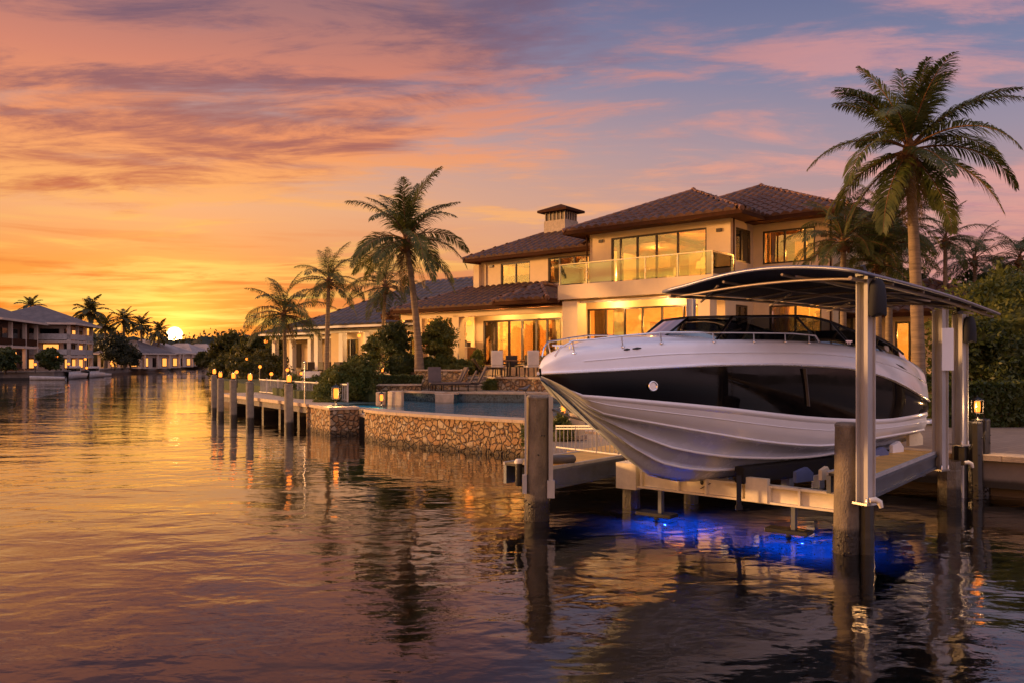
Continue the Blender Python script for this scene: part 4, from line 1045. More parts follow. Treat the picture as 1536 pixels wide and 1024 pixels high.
# ------------------------------------------------------------------ left bank
CA = math.atan2(.97, -.24)
def far_house(label, x, y, L, Dp, levels, fh, rng, rot=CA, mat='far_stucco', roof='far_roof', slope=.5, z0=1., lit=(), cupola=False, over=1.0, name='far_house', wallm=None):
    o = thing(name, label, 'house', (x, y, z0), rot); top = levels * fh
    MB().box(1.4, L, 1.4, Dp, 0, top).build('wall', wallm or mat, o)
    for k in range(1, levels):   # slabs that make balconies on the canal side and the near side
        b = MB().box(0, L - .3, 0, Dp - .3, k * fh - .35, k * fh).build('balcony', mat, o)
        r_ = MB().box(.05, L - .4, .05, .12, k * fh + .12, k * fh + 1.0).box(.05, .12, .12, Dp - .5, k * fh + .12, k * fh + 1.0)
        r_.build('railing', 'fascia' if rng.random() < .6 else 'boat_far_white', b)
    for (cx_, cy_) in [(0.05, .05), (0.05, Dp - .8), (L * .33, .05), (L * .66, .05), (L - .8, .05), (.05, Dp * .5)]:
        MB().box(cx_, cx_ + .45, cy_, cy_ + .45, 0, top).build('column', mat, o)
    for k in range(levels):
        n = max(2, int(L / 3.6))
        for i in range(n):
            a = 1.9 + i * (L - 2.2) / n; w_ = (L - 2.2) / n * rng.uniform(.5, .8); li = (k, i) in lit
            f = MB().box(a, a + w_, 1.30, 1.42, k * fh + .25, k * fh + fh * .78).build('window', 'window_frame', o)
            if li: MB().box(a + .12, a + w_ - .12, 1.26, 1.295, k * fh + .4, k * fh + fh * .74).build('pane', 'far_window_glow', f)
            else: MB().box(a + .12, a + w_ - .12, 1.26, 1.295, k * fh + .4, k * fh + fh * .74).build('pane', 'gelcoat_black', f)
        m_ = max(2, int(Dp / 4))
        for i in range(m_):
            a = 1.9 + i * (Dp - 2.4) / m_; w_ = (Dp - 2.4) / m_ * rng.uniform(.5, .8); li = (k, -1 - i) in lit
            f = MB().box(1.30, 1.42, a, a + w_, k * fh + .25, k * fh + fh * .78).build('window', 'window_frame', o)
            MB().box(1.26, 1.295, a + .12, a + w_ - .12, k * fh + .4, k * fh + fh * .74).build('pane', 'far_window_glow' if li else 'gelcoat_black', f)
    hip_roof(o, -over, L + over, -over, Dp + over, top + .3, slope, tmat=roof, fasc='far_stucco', sides='', ridge=False, thick=.25)
    if cupola:
        c = MB().box(L * .3, L * .3 + 1.6, Dp * .45, Dp * .45 + 1.6, top + 2., top + Dp * .5 * slope + 1.9).build('cupola', mat, o)
        MB().add([(L * .3 - .7, Dp * .45 - .7, 0), (L * .3 + 2.3, Dp * .45 - .7, 0), (L * .3 + 2.3, Dp * .45 + 2.3, 0), (L * .3 - .7, Dp * .45 + 2.3, 0), (L * .3 + .8, Dp * .45 + .8, .9)], [(0, 1, 4), (1, 2, 4), (2, 3, 4), (3, 0, 4), (0, 3, 2, 1)]).build('roof', roof, c).location = (0, 0, top + Dp * .5 * slope + 1.9)
    return o
rr = random.Random(4)
far_house('large left house with a lit orange window and deep dark balconies', -68.6, 106.5, 17, 15, 2, 3.25, rr, lit=((0, -1), (0, 1), (0, 2)), slope=.42, cupola=True, z0=1.4, wallm='far_timber')
far_house('white three-storey left house with columns and open balconies', -69.3, 125.5, 14, 13, 3, 2.35, rr, lit=((0, 0), (0, 1), (0, 2), (1, 2), (2, 1), (1, -1), (0, -2)), slope=.42, mat='far_stucco', z0=1.0)
for i, (px, Y, L, Dp, h_, sl_, ro, lb) in enumerate([
    (196, 172, 11, 9, 3.0, .55, 'far_roof_pale', 'low pale-roofed house right of the white three-storey house'),
    (222, 195, 12, 9, 3.2, .45, 'far_roof_pale', 'low pale-roofed house behind the palms left of the sun'),
    (255, 232, 15, 11, 3.2, .5, 'far_roof_pale', 'far low house straight below the sun with a pale gabled roof'),
    (285, 250, 15, 11, 3.4, .5, 'far_roof_pale', 'far low house right of the sun with a broad pale roof'),
    (318, 275, 14, 11, 3.4, .5, 'far_roof_pale', 'last far low house beside the belt of trees at the bend'),
    (178, 160, 10, 9, 2.8, .5, 'far_roof', 'dark-roofed low house tucked behind the slim far palm')]):
    o = thing('far_cottage', lb, 'house', (PX(px, Y), Y, .95), R(-14))
    MB().box(-L / 2, L / 2, 0, Dp, 0, h_).build('wall', 'far_stucco', o)
    for k in range(4):
        f = MB().box(-L / 2 + .8 + k * L / 4.3, -L / 2 + .8 + k * L / 4.3 + 1.6, -.08, -.004, .3, 2.2).build('window', 'window_frame', o)
        MB().box(-L / 2 + .95 + k * L / 4.3, -L / 2 + .8 + k * L / 4.3 + 1.45, -.12, -.084, .45, 2.05).build('pane', 'far_window_glow' if k in (1, 3) else 'gelcoat_black', f)
    for k in range(3):
        f = MB().box(L / 2 + .004, L / 2 + .08, .8 + k * Dp / 3.2, .8 + k * Dp / 3.2 + 1.5, .3, 2.2).build('window', 'window_frame', o)
        MB().box(L / 2 + .084, L / 2 + .12, .95 + k * Dp / 3.2, .8 + k * Dp / 3.2 + 1.35, .45, 2.05).build('pane', 'far_window_glow' if k != 1 else 'gelcoat_black', f)
        MB().box(L / 2 + .5, L / 2 + .8, .4 + k * Dp / 2.4, .7 + k * Dp / 2.4, 0, h_).build('column', 'far_stucco', o)
    hip_roof(o, -L / 2 - .9, L / 2 + .9, -.9, Dp + .9, h_ + .25, sl_, tmat=ro, fasc='far_stucco', sides='', ridge=False, thick=.2)
# left quay
qw = thing('quay_wall', 'stone quay wall along the left bank below the houses', 'quay', (-61, 107, 0))
wallrun(MB(), [(-90, -60), (-80, 40), (-72, 90), (-66, 103.8), (-60.8, 106.2), (-64.2, 122), (-68.7, 135), (-79.7, 172), (-91.7, 213), (-103.6, 236)], .6, -.4, 1.06).build('wall', 'quay', qw, True)
wallrun(MB(), [(-72, 89.7), (-65.8, 103.6), (-60.6, 106.0), (-64.0, 122), (-68.5, 135), (-79.5, 172), (-91.5, 213)], .9, 1.064, 1.25).build('cap', 'quay', qw, True)
# waterside pavilion and its pergola on the far bank
pv = thing('waterside_pavilion', 'long low lit pavilion on posts at the far waterside', 'pavilion', (-84.5, 184, 1), R(112))
MB().box(-16, 22, 0, 5, 2.6, 2.9).build('roof', 'far_roof_pale', pv)
for k in range(9): MB().box(-15.5 + k * 4.5, -15.2 + k * 4.5, .3, .6, 0, 2.6).build('post', 'far_stucco', pv)
for k in range(8): MB().ball((-13 + k * 4.5, 2, 2.1), .16, 6, 5).build('hanging_lamp', 'lamp_glow_soft', pv)
# moored boats at the left bank
def small_boat(label, x, y, L, rz, cab=True):
    o = thing('moored_boat', label, 'boat', (x, y, 0), rz); rows = []
    for i in range(9):
        t = i / 8; w_ = L * .15 * math.sin(math.pi * min(1, .08 + t * .62)) ** .7; z1 = L * .10 * (1 + .35 * (1 - t)); xx = (t - .5) * L
        rows.append([(xx, -w_, z1), (xx, -w_ * .8, .08), (xx, 0, -.15), (xx, w_ * .8, .08), (xx, w_, z1), (xx, w_ * .5, z1 + .03), (xx, -w_ * .5, z1 + .03)])
    m_ = MB().grid(rows, closed=True); m_.build('hull', 'boat_far_white', o)
    if cab: MB().box(-L * .12, L * .2, -L * .08, L * .08, L * .10, L * .24).build('cabin', 'boat_far_white', o, bevel=.1); MB().box(-L * .13, L * .14, -L * .082, L * .082, L * .15, L * .2).build('windscreen', 'gelcoat_black', o)
small_boat('white cabin boat moored before the white three-storey house', -62.2, 113.5, 7.5, CA)
small_boat('second white boat moored behind the cabin boat at the left quay', -63.6, 121.5, 7, CA)
small_boat('low tan tender at the left quay corner', -60.9, 105., 4.2, R(15), False)
small_boat('small dinghy moored near the far palm row', -66.6, 131, 4, CA, False)
# lamps on the left bank
def post_lamp(label, x, y, z, h_=1.0, r=.16, name='bank_lamp', power=0, mat='lamp_glow'):
    o = thing(name, label, 'lamp', (x, y, z))
    MB().tube([(0, 0, 0), (0, 0, h_)], .05, 6).build('post', 'black_plastic', o)
    MB().ball((0, 0, h_ + r), r, 10, 7).build('bulb', mat, o)
    return o
lam = [(24, 104, 543, 'orange globe lamp before the lit window of the left house'), (53, 105, 548, 'globe lamp on a white post at the left quay corner'), (103, 112, 547, 'globe lamp by the moored cabin boat'), (130, 118, 553, 'low lamp glowing at the foot of the white house'), (167, 134, 546, 'globe lamp at the right end of the white house quay'), (85, 108, 536, 'red-orange lamp in the dark terrace between the houses'), (128, 118, 540, 'small lamp above the low lamp at the white house'), (205, 160, 540, 'first tiny lamp right of the white house'), (220, 165, 542, 'tiny lamp under the slim far palm'), (228, 175, 543, 'tiny lamp left of the pavilion'), (253, 205, 552, 'low lamp at the water below the pavilion')]
for px, Y, py, lb in lam:
    z_ = PZ(py, Y); post_lamp(lb, PX(px, Y), Y, 1.0, max(.3, z_ - 1.0), .17)

# ------------------------------------------------------------------ dock on the right bank
dk = thing('dock', 'low concrete dock with white railing on lamp-topped piles', 'dock', (-9, 31, 0))
A_, B_ = Vector((-7.35, 30.1)), Vector((-13.9, 39.2)); dd = (B_ - A_).normalized(); nn_ = Vector((dd.y, -dd.x))
def dkp(u, v, z): p = A_ + dd * u + nn_ * v; return Vector((p.x, p.y, z))
LN = (B_ - A_).length
def dbox(mb, u0, u1, v0, v1, z0, z1):
    vs = [dkp(u, v, z) for z in (z0, z1) for v in (v0, v1) for u in (u0, u1)]
    return mb.add(vs, [(0, 2, 3, 1), (4, 5, 7, 6), (0, 1, 5, 4), (2, 6, 7, 3), (0, 4, 6, 2), (1, 3, 7, 5)], False)
dbox(MB(), -.2, LN + 2, 0, 2.4, .80, .93).build('deck', 'coping', dk, True)
dbox(dbox(MB(), -.2, LN + 2, .06, .22, .56, .796), -.2, LN + 2, 2.1, 2.3, .5, .796).build('edge_beam', 'concrete_grey', dk, True)
q = MB()
for k in range(6): dbox(q, .6 + k * 2.2, .85 + k * 2.2, .4, 2.1, -.6, .55)
q.build('crossbeam', 'concrete_grey', dk, True)
q = MB(); u = 1.0
while u < LN + .5:
    q.bar(dkp(u, 1.7, .93), dkp(u, 1.7, 1.62), .025); u += .16
q.bar(dkp(1, 1.7, 1.64), dkp(LN + .5, 1.7, 1.64), .05); q.bar(dkp(1, 1.7, 1.02), dkp(LN + .5, 1.7, 1.02), .035)
for k in range(7): q.bar(dkp(1 + k * 1.6, 1.7, .93), dkp(1 + k * 1.6, 1.7, 1.72), .06)
q.build('railing', 'rail_white', dk, True)
def pile(label, x, y, z1, r, mat='concrete', n=16, name='piling', sides=None, cat='piling', group=None):
    o = thing(name, label, cat, (x, y, 0), random.Random(int(x * 10 + y)).uniform(0, 1), group)
    rl_ = random.Random(int(x * 31 + y * 7)); o.rotation_euler = (rl_.uniform(-.012, .012), rl_.uniform(-.012, .012), rl_.uniform(0, 1))
    MB().lathe((0, 0, 0), [(r * 1.03, -1.3), (r * 1.03, .0), (r * 1.03, .22), (r * 1.0, .30), (r * .985, .8), (r * .96, z1 - .06)], n, n > 10).build('shaft', mat, o)
    if y < 20 and z1 > 1.:
        rg = random.Random(int(x * 100)); q = MB()
        for _ in range(70):
            a = rg.uniform(0, 6.283); zz = rg.gauss(.12, .09); s_ = rg.uniform(.008, .022)
            q.ball((math.cos(a) * r * 1.0, math.sin(a) * r * 1.0, zz), s_, 5, 3)
        q.build('barnacles', 'concrete', o)['kind'] = 'stuff'
        q = MB()
        for _ in range(5):
            a = rg.uniform(3.6, 5.8); zz = rg.uniform(.6, z1 - .3); q.ball((math.cos(a) * r * .985, math.sin(a) * r * .985, zz), .014, 6, 4)
        q.build('bolt', 'black_plastic', o)
    MB().lathe((0, 0, z1 - .06), [(r * .99, 0.001), (r * .99, .03), (r * .86, .06)], n, False).build('cap', 'concrete_grey' if mat != 'black_pile' else mat, o)
    return o
def dock_lamp(label, x, y, z, s_=1., power=12, name='dock_lamp'):
    o = thing(name, label, 'lamp', (x, y, z))
    MB().lathe((0, 0, 0), [(.09 * s_, 0), (.09 * s_, .02), (.03 * s_, .03), (.03 * s_, .07 * s_)], 8).build('base', 'black_plastic', o)
    MB().lathe((0, 0, .07 * s_), [(.075 * s_, 0), (.085 * s_, .12 * s_), (.07 * s_, .22 * s_)], 10).build('globe', 'lamp_glow', o)
    MB().lathe((0, 0, .29 * s_), [(.10 * s_, 0), (.02 * s_, .05 * s_), (.0, .07 * s_)], 8).build('cap', 'black_plastic', o)
    if power:
        l = lamp('lamp_light', (0, 0, .5 * s_), power, parent=o)
    return o
pl = [(433.5, 29.6, 575, .165, 'nearest dock piling, tallest in view, beside the stone corner wall'), (375, 31.9, 572, .155, 'second dock piling from the stone corner wall'), (350, 33.7, 569, .15, 'third dock piling, in the middle of the row'), (330.5, 35.8, 567, .15, 'fourth dock piling, last but one towards the sun'), (321.5, 38.6, 562, .15, 'farthest dock piling at the outer dock end')]
for i, (px, Y, py, r, lb) in enumerate(pl):
    pile(lb, PX(px, Y), Y, PZ(py, Y), r, 'concrete_grey')
    dock_lamp(lb.split(',')[0].replace('piling', 'lamp').replace('dock lamp', 'dock lamp globe') + ' glowing on its piling', PX(px, Y) , Y, PZ(py, Y) + .0, 1.05 if i < 2 else .95, 16)
for i, (px, Y, py, lb) in enumerate([(355, 43, 560, 'small bollard lamp just beyond the dock'), (390, 46, 552, 'globe lamp on the bank under the drooping palm'), (407, 42, 563, 'low lamp by the foot of the drooping palm trunk'), (431, 44, 557, 'lamp behind the nearest dock piling'), (507, 40, 556, 'lamp left of the big round shrub before the pale house'), (573, 38.5, 557, 'lamp at the foot of the slender palm by the porch'), (452, 47, 562, 'small lamp near the white barrier by the pale house'), (370, 60, 540, 'high small lamp over the dark waterside bushes')]):
    post_lamp(lb, PX(px, Y), Y, 1.15, max(.25, PZ(py, Y) - 1.15), .095, 'garden_lamp')
    if i in (1, 3, 4, 5): lamp('lamp_light', (PX(px, Y), Y - .35, PZ(py, Y) + .25), 16)
# glass screen and white bench on the dock deck
o = thing('flag_pole', 'thin bare metal pole standing on the dock edge', 'pole', (PX(457, 31), 31., .93)); MB().tube([(0, 0, 0), (0, 0, PZ(543, 31) - .93)], .022, 6).build('shaft', 'steel', o); MB().ball((0, 0, PZ(543, 31) - .93), .05, 8, 6).build('finial', 'steel', o)
o = thing('white_bench', 'small white block bench behind the low spreading shrub', 'bench', (PX(466, 44), 44, 1.25)); MB().box(-.5, .5, -.2, .2, .0, .45).box(-.5, .5, .15, .25, .45, .75).build('seat', 'white_fascia', o, bevel=.03)
# lantern on the stone corner
def lantern(label, x, y, z, s_=1., power=40, roof=True):
    o = thing('lantern', label, 'lantern', (x, y, z))
    MB().lathe((0, 0, 0), [(.16 * s_, 0), (.16 * s_, .03 * s_), (.04 * s_, .06 * s_), (.04 * s_, .20 * s_), (.11 * s_, .23 * s_)], 10).build('base', 'black_plastic', o)
    q = MB(); a = .105 * s_; z0_, z1_ = .23 * s_, .62 * s_
    for sx in (-1, 1):
        for sy in (-1, 1): q.bar((sx * a, sy * a, z0_), (sx * a * 1.12, sy * a * 1.12, z1_), .02 * s_)
    for zz, k in ((z0_, 1), (z1_, 1.12)):
        for sx in (-1, 1): q.bar((sx * a * k, -a * k, zz), (sx * a * k, a * k, zz), .02 * s_); q.bar((-a * k, sx * a * k, zz), (a * k, sx * a * k, zz), .02 * s_)
    q.build('frame', 'black_plastic', o)
    MB().lathe((0, 0, z0_ + .03 * s_), [(.07 * s_, 0), (.085 * s_, .16 * s_), (.075 * s_, .33 * s_)], 12).build('glass', 'lamp_glow', o)
    q = MB(); b = .15 * s_
    q.add([(-b, -b, 0), (b, -b, 0), (b, b, 0), (-b, b, 0), (0, 0, .10 * s_)], [(0, 1, 4), (1, 2, 4), (2, 3, 4), (3, 0, 4), (0, 3, 2, 1)]); q.lathe((0, 0, .09 * s_), [(.02 * s_, 0), (.025 * s_, .03 * s_), (0, .06 * s_)], 6)
    q.build('cap', 'black_plastic', o).location = (0, 0, z1_ + .012 * s_)
    lamp('lamp_light', (0, -.26 * s_, .42 * s_), power, rad=.1, parent=o)
    return o
lantern('square lantern glowing on the stone corner wall left of the pool', PX(504, 28.3), 28.3, .99, 1.05, 60)
lantern('short lantern on the white pool divider coping', PX(574.5, 29.9), 29.55, .93, .7, 15)
lantern('bright lantern on the dark piles beside the right patio', PX(1466, 15.2), 15.2, PZ(630, 15.2), .62, 42)
# lounge chairs
def lounger(label, x, y, z, rz, mat='lounger_fabric', up=.75, group='loungers on the pool deck'):
    o = thing('lounge_chair', label, 'lounge chair', (x, y, z), rz, group)
    f = MB().bar((0, -.3, .28), (1.25, -.3, .28), .04).bar((0, .3, .28), (1.25, .3, .28), .04).bar((1.25, -.3, .28), (1.25, .3, .28), .04); f.build('frame', 'wicker', o)
    for x_ in (.1, 1.15):
        for y_ in (-.28, .28): MB().bar((x_, y_, 0), (x_, y_, .27), .04).build('leg', 'wicker', o)
    MB().box(0, 1.25, -.29, .29, .305, .36).build('seat', mat, o, bevel=.02)
    M_ = Matrix.Translation((.02, 0, .34)) @ Matrix.Rotation(R(28), 4, 'Y')
    MB().box(-.02, .05, -.29, .29, 0, up, Matrix.Translation((.0, 0, .34)) @ Matrix.Rotation(R(-28), 4, 'Y')).build('backrest', mat, o, bevel=.02)
lounger('dark lounge chair facing the canal beside the planter wall', PX(652, 35.2), 35.3, 1.29, R(-80))
lounger('brown lounge chair side-on before the tall planter', PX(688, 35.), 35.3, 1.29, R(200))
lounger('small lounge chair at the pool edge left of the steps', PX(706, 34.4), 34.3, 1.29, R(185), up=.6)
lounger('lounge chair right beside the steps with raised back', PX(717, 34.7), 34.9, 1.29, R(190), up=.8)
lounger('dark curved lounge chair on the terrace by the porch doors', PX(716, 39.4), 39.2, 1.9, R(20), 'wicker', up=.5, group='terrace loungers')
def dining_chair(label, p, rz, mat='cushion', h_=.95):
    o = thing('dining_chair', label, 'chair', p, rz, 'dining chairs on the terrace')
    for x_ in (-.22, .22):
        for y_ in (-.22, .22): MB().bar((x_, y_, 0), (x_ * .9, y_ * .9, .42), .04).build('leg', 'wicker', o)
    MB().box(-.27, .27, -.27, .27, .42, .50).build('seat', mat, o, bevel=.02)
    MB().box(-.27, .27, .20, .28, .50, h_).build('backrest', mat, o, bevel=.03)
    for x_ in (-.27, .27): MB().bar((x_, -.2, .66), (x_, .22, .68), .035).build('armrest', 'wicker', o)
def dtable(label, p, r=.65):
    o = thing('dining_table', label, 'table', p, 0, 'dining tables on the terrace')
    MB().lathe((0, 0, .70), [(r, 0), (r, .04)], 20).build('tabletop', 'teak', o)
    MB().lathe((0, 0, 0), [(.25, 0), (.22, .03), (.05, .06), (.05, .70)], 10).build('pedestal', 'wicker', o)
tz = 1.875
def tp(px, Y): return (PX(px, Y), Y, tz)
dtable('round dining table on the terrace left of the bow', tp(765, 35.6)); dtable('second round dining table nearer the villa pier', tp(822, 36.), .6) if False else None
dining_chair('pale high-backed chair with its back to the pool, left of the table', tp(748, 35.3), R(165), h_=1.15)
dining_chair('dark wicker chair behind the round dining table', tp(768, 36.7), R(5), 'wicker')
dining_chair('pale high-backed chair right of the table near the bow', tp(797, 34.9), R(200), h_=1.15)
dining_chair('dark chair drawn up on the right side of the round table', tp(783, 36.0), R(-70), 'wicker')
dining_chair('dark chair at the far terrace end just left of the pier', tp(822, 35.4), R(150), 'wicker')
dtable('small round table partly hidden by the bow', tp(812, 36.2), .5)
for i, (px, Y) in enumerate(((757, 35.55), (772, 35.65), (765, 35.3))):
    pass
# outdoor kitchen and bar
p = VW(-8.9, 1.2, FZ); o = thing('outdoor_kitchen', 'dark outdoor kitchen counter with hood in the open porch', 'kitchen', p, VA)
MB().box(-.1, 2.1, 0, .7, 0, .9).build('counter', 'cabinet', o); MB().box(-.15, 2.15, -.04, .74, .9, .95).build('worktop', 'coping', o); q = MB()
for k in range(7): q.box(.1 + k * .28, .3 + k * .28, .1, .4, .952, 1.0 + .1 * ((k * 7) % 4))
q.build('bottles', 'wicker', o); MB().box(.5, 1.4, .3, .7, 1.5, 1.7).box(.8, 1.1, .4, .6, 1.7, 2.4).build('hood', 'steel', o)
for i, (s_, t_) in enumerate(((-8.2, .2), (-7.5, .15))):
    p = VW(s_, t_, tz + .1); o = thing('bar_stool', ['dark bar stool at the left of the outdoor kitchen', 'dark bar stool at the right of the outdoor kitchen'][i], 'stool', p, VA, 'bar stools')
    MB().box(-.2, .2, -.2, .2, .7, .76).build('seat', 'wicker', o, bevel=.02); MB().box(-.2, .2, -.22, -.17, .76, 1.1).build('backrest', 'wicker', o)
    for x_ in (-.18, .18):
        for y_ in (-.18, .18): MB().bar((x_, y_, 0), (x_, y_, .7), .035).build('leg', 'wicker', o)
# dark rows of chairs before the pale house
for i in range(9):
    px = 452 + i * 12.5; Y = 53.5 - i * .35
    o = thing('porch_chair', 'dark chair in the row before the pale house', 'chair', (PX(px, Y), Y, 1.5), R(-38 + (i * 77) % 50), 'dark chairs before the pale house')
    q = MB().box(-.25, .25, -.25, .25, .42, .5).box(-.25, .25, .2, .26, .5, 1.0)
    for x_ in (-.22, .22):
        for y_ in (-.22, .22): q.box(x_ - .02, x_ + .02, y_ - .02, y_ + .02, 0, .42)
    q.build('frame', 'wicker', o)
# column, lantern pillar and railing seen between the left pile and the bow
o = thing('gate_pillar', 'cream square pillar seen between the left pile and the bow', 'pillar', (PX(866, 18.8), 18.8, .75), R(-35)); MB().box(-.13, .13, -.13, .13, 0, PZ(607, 18.8) - .75).build('shaft', 'stucco_light', o); MB().box(-.17, .17, -.17, .17, 0, .1).build('foot', 'coping', o)
o = thing('gate_pillar', 'brown square pillar holding a glowing lantern left of the bow', 'pillar', (PX(845, 20.6), 20.6, .75), R(-35)); MB().box(-.17, .17, -.17, .17, 0, PZ(628, 20.6) - .75).build('shaft', 'coping', o)
lantern('small lantern on the brown pillar under the bow', PX(845, 20.6), 20.6, PZ(628, 20.6), .62, 14)
# ------------------------------------------------------------------ boat on its lift
BX, BY = .382, 10.88; BD = (.829, .559)
BA = math.atan2(BD[1], BD[0]); BL = 8.12
boat = thing('motor_boat', 'white and black motor boat with raised bow hanging on the lift', 'motor boat', (BX, BY, 0), BA)
# local x: bow to stern, local -y: port, the side that shows
def bpx(x, h):   # picture column and distance of the port point at station x, half width h
    X = BX + BD[0] * x + BD[1] * h; Y = BY + BD[1] * x - BD[0] * h
    return 768 + X / Y * F, Y
beam = [(0, .03), (.12, .17), (.3, .31), (.6, .49), (1., .67), (1.5, .84), (2., .97), (2.6, 1.08), (3.2, 1.15), (4., 1.20), (5., 1.21), (6., 1.18), (7., 1.12), (7.7, 1.03), (8.12, .92)]
c_top = [(808, 556), (815, 548), (830, 539.5), (846, 533), (870, 528), (913, 523), (950, 518.5), (992, 515), (1079, 513), (1180, 513), (1240, 516.5), (1279, 521), (1326, 528), (1369, 543), (1396, 568), (1409, 594)]
c_rub = [(808, 561), (913, 556), (1046, 549), (1160, 547), (1220, 549), (1283, 554), (1330, 567), (1362, 582.6), (1409, 612)]
c_bb = [(808, 563), (822, 571), (845, 589), (880, 591.5), (960, 598), (1080, 609), (1206, 623), (1283, 627.5), (1340, 626.5), (1409, 613.5)]
c_str = [(808, 565), (822, 573), (845, 591.5), (880, 597), (960, 606), (1080, 618), (1206, 632), (1283, 636), (1340, 634), (1409, 622)]
c_chine = [(808, 567), (822, 577), (845, 597), (868, 610), (915, 622), (980, 634), (1060, 648), (1140, 661), (1200, 667), (1250, 667.5), (1310, 657.5), (1409, 640)]
def zc(tab, x, h):
    px, Y = bpx(x, h); return H0 - (smooth_interp(px, tab) - 540) * Y / F
keel = [(0, 2.36), (.15, 2.27), (.41, 2.10), (.7, 1.87), (1., 1.62), (1.5, 1.20), (2., .88), (2.5, .75), (3., .70), (4., .70), (8.12, .80)]
xs = [0, .04, .1, .2, .3, .45, .6, .8, 1., 1.25, 1.5, 1.75, 2., 2.3, 2.6, 3., 3.4, 3.8, 4.2, 4.7, 5.2, 5.7, 6.2, 6.6, 7., 7.3, 7.6, 7.85, 8.12]
def H(x): return smooth_interp(x, beam)
def prof(x):
    """half section at station x: dict of (y, z)"""
    h = H(x); s = {}
    s['rub'] = (h, zc(c_rub, x, h)); 
    s['bb'] = (h * lerp(.90, .975, min(1, x / 3)), None); s['bb'] = (s['bb'][0], zc(c_bb, x, s['bb'][0]))
    hs = h * lerp(.86, .955, min(1, x / 3)); s['str'] = (hs, zc(c_str, x, hs))
    hcn = h * interp(x, [(0, .55), (.6, .62), (1.5, .72), (3, .84), (8, .90)]); s['chine'] = (hcn, zc(c_chine, x, hcn))
    zk = interp(x, keel); s['keel'] = (0, zk)
    for k in ('bb', 'str', 'chine'):
        if s[k][1] < zk + .02: s[k] = (s[k][0], zk + .02 + (.01 if k != 'chine' else 0))
    order = ['rub', 'bb', 'str', 'chine']
    for a, b in zip(order, order[1:]):
        if s[b][1] > s[a][1] - .004: s[b] = (s[b][0], s[a][1] - .004)
    if s['chine'][1] < zk: s['keel'] = (0, s['chine'][1] - .02)
    ht = h * interp(x, [(0, .7), (.3, .80), (1, .86), (2.5, .90), (8.12, .88)]); s['top'] = (ht, zc(c_top, x, ht))
    if s['top'][1] < s['rub'][1] + .03: s['top'] = (ht, s['rub'][1] + .03)
    return s
P = [(x, prof(x)) for x in xs]
def full(rows): return rows
# bottom (chine to keel) with lifting strakes
mb = MB(); rows = []
for x, s in P:
    hc, zc_ = s['chine']; zk = s['keel'][1]; half = []
    fl = .05 * min(1, x / 1.5)
    for u in (1., .985, .93, .80, .68, .665, .60, .50, .40, .36, .345, .30, .2, .1, 0.):
        y = hc * u; z = zk + (zc_ - zk) * (u ** 1.08)
        if u >= .985: z = zc_ - (0 if u == 1 else .03 * min(1, x))
        if u in (.665, .345): z -= .028 * min(1, x / 1.2); y += .02 * min(1, x / 1.2)
        if u == .93: z += .012
        half.append((y, z))
    rows.append([(x, -y, z) for y, z in half] + [(x, y, z) for y, z in half[::-1][1:]])
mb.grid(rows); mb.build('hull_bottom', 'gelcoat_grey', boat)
def side_strip(name, ka, kb, mat, bulge=0., n=4, extra=None):
    mb = MB()
    for sg in (-1, 1):
        rows = []
        for x, s in P:
            (ya, za), (yb, zb) = s[ka], s[kb]; row = []
            for i in range(n + 1):
                t = i / n; row.append((x, sg * (lerp(ya, yb, t) + bulge * math.sin(math.pi * t) * min(1, x)), lerp(za, zb, t)))
            rows.append(row if sg < 0 else row[::-1])
        mb.grid(rows)
    return mb.build(name, mat, boat)
side_strip('topside', 'str', 'chine', 'gelcoat_white', .03)
side_strip('topside_band', 'rub', 'bb', 'gelcoat_black', .015, 6)
side_strip('topside_strake', 'bb', 'str', 'gelcoat_white', .022)
# spray rails under the hull and moulded lines on the sides
for sg in (-1, 1):
    for u_, xa, xb in ((.66, .85, 6.5), (.345, 1.2, 5.5)):
        pts = []; rr_ = []
        for k in range(26):
            x_ = lerp(xa, xb, k / 25); s_ = prof(x_); hc, zc_ = s_['chine']; zk = s_['keel'][1]
            pts.append((x_, sg * (hc * u_ + .012), zk + (zc_ - zk) * u_ ** 1.08 - .022)); rr_.append(.004 + .018 * min(1, k / 5))
        MB().tube(pts, rr_, 6).build('spray_rail', 'gelcoat_white', boat)
    pts = [(x, sg * (s['chine'][0] + .006), s['chine'][1] + .004) for x, s in P if x > .25]
    MB().tube(pts, [.003 + .016 * min(1, i / 6) for i in range(len(pts))], 6).build('chine_rail', 'gelcoat_white', boat)
    pts = [(x, sg * (lerp(s['str'][0], s['chine'][0], .30) + .03 * .81 * min(1, x) + .002), lerp(s['str'][1], s['chine'][1], .30)) for x, s in P if x > .3]
    MB().tube(pts, .006, 6).build('side_moulding', 'gelcoat_white', boat)
    pts = [(x, sg * (lerp(s['rub'][0], s['top'][0], .31) + .004), lerp(s['rub'][1], s['top'][1], .55)) for x, s in P if x > .4]
    MB().tube(pts, .009, 6).build('side_moulding', 'gelcoat_white', boat)
# rub rail
q = MB()
for sg in (-1, 1): q.tube([(x, sg * (s['rub'][0] + .012), s['rub'][1] + .01) for x, s in P], .024, 8)
q.build('rub_rail', 'gelcoat_white', boat)
q = MB()
for sg in (-1, 1): q.tube([(x, sg * (s['rub'][0] + .035), s['rub'][1] + .004) for x, s in P], .009, 6)
q.build('rub_rail_insert', 'steel', boat)
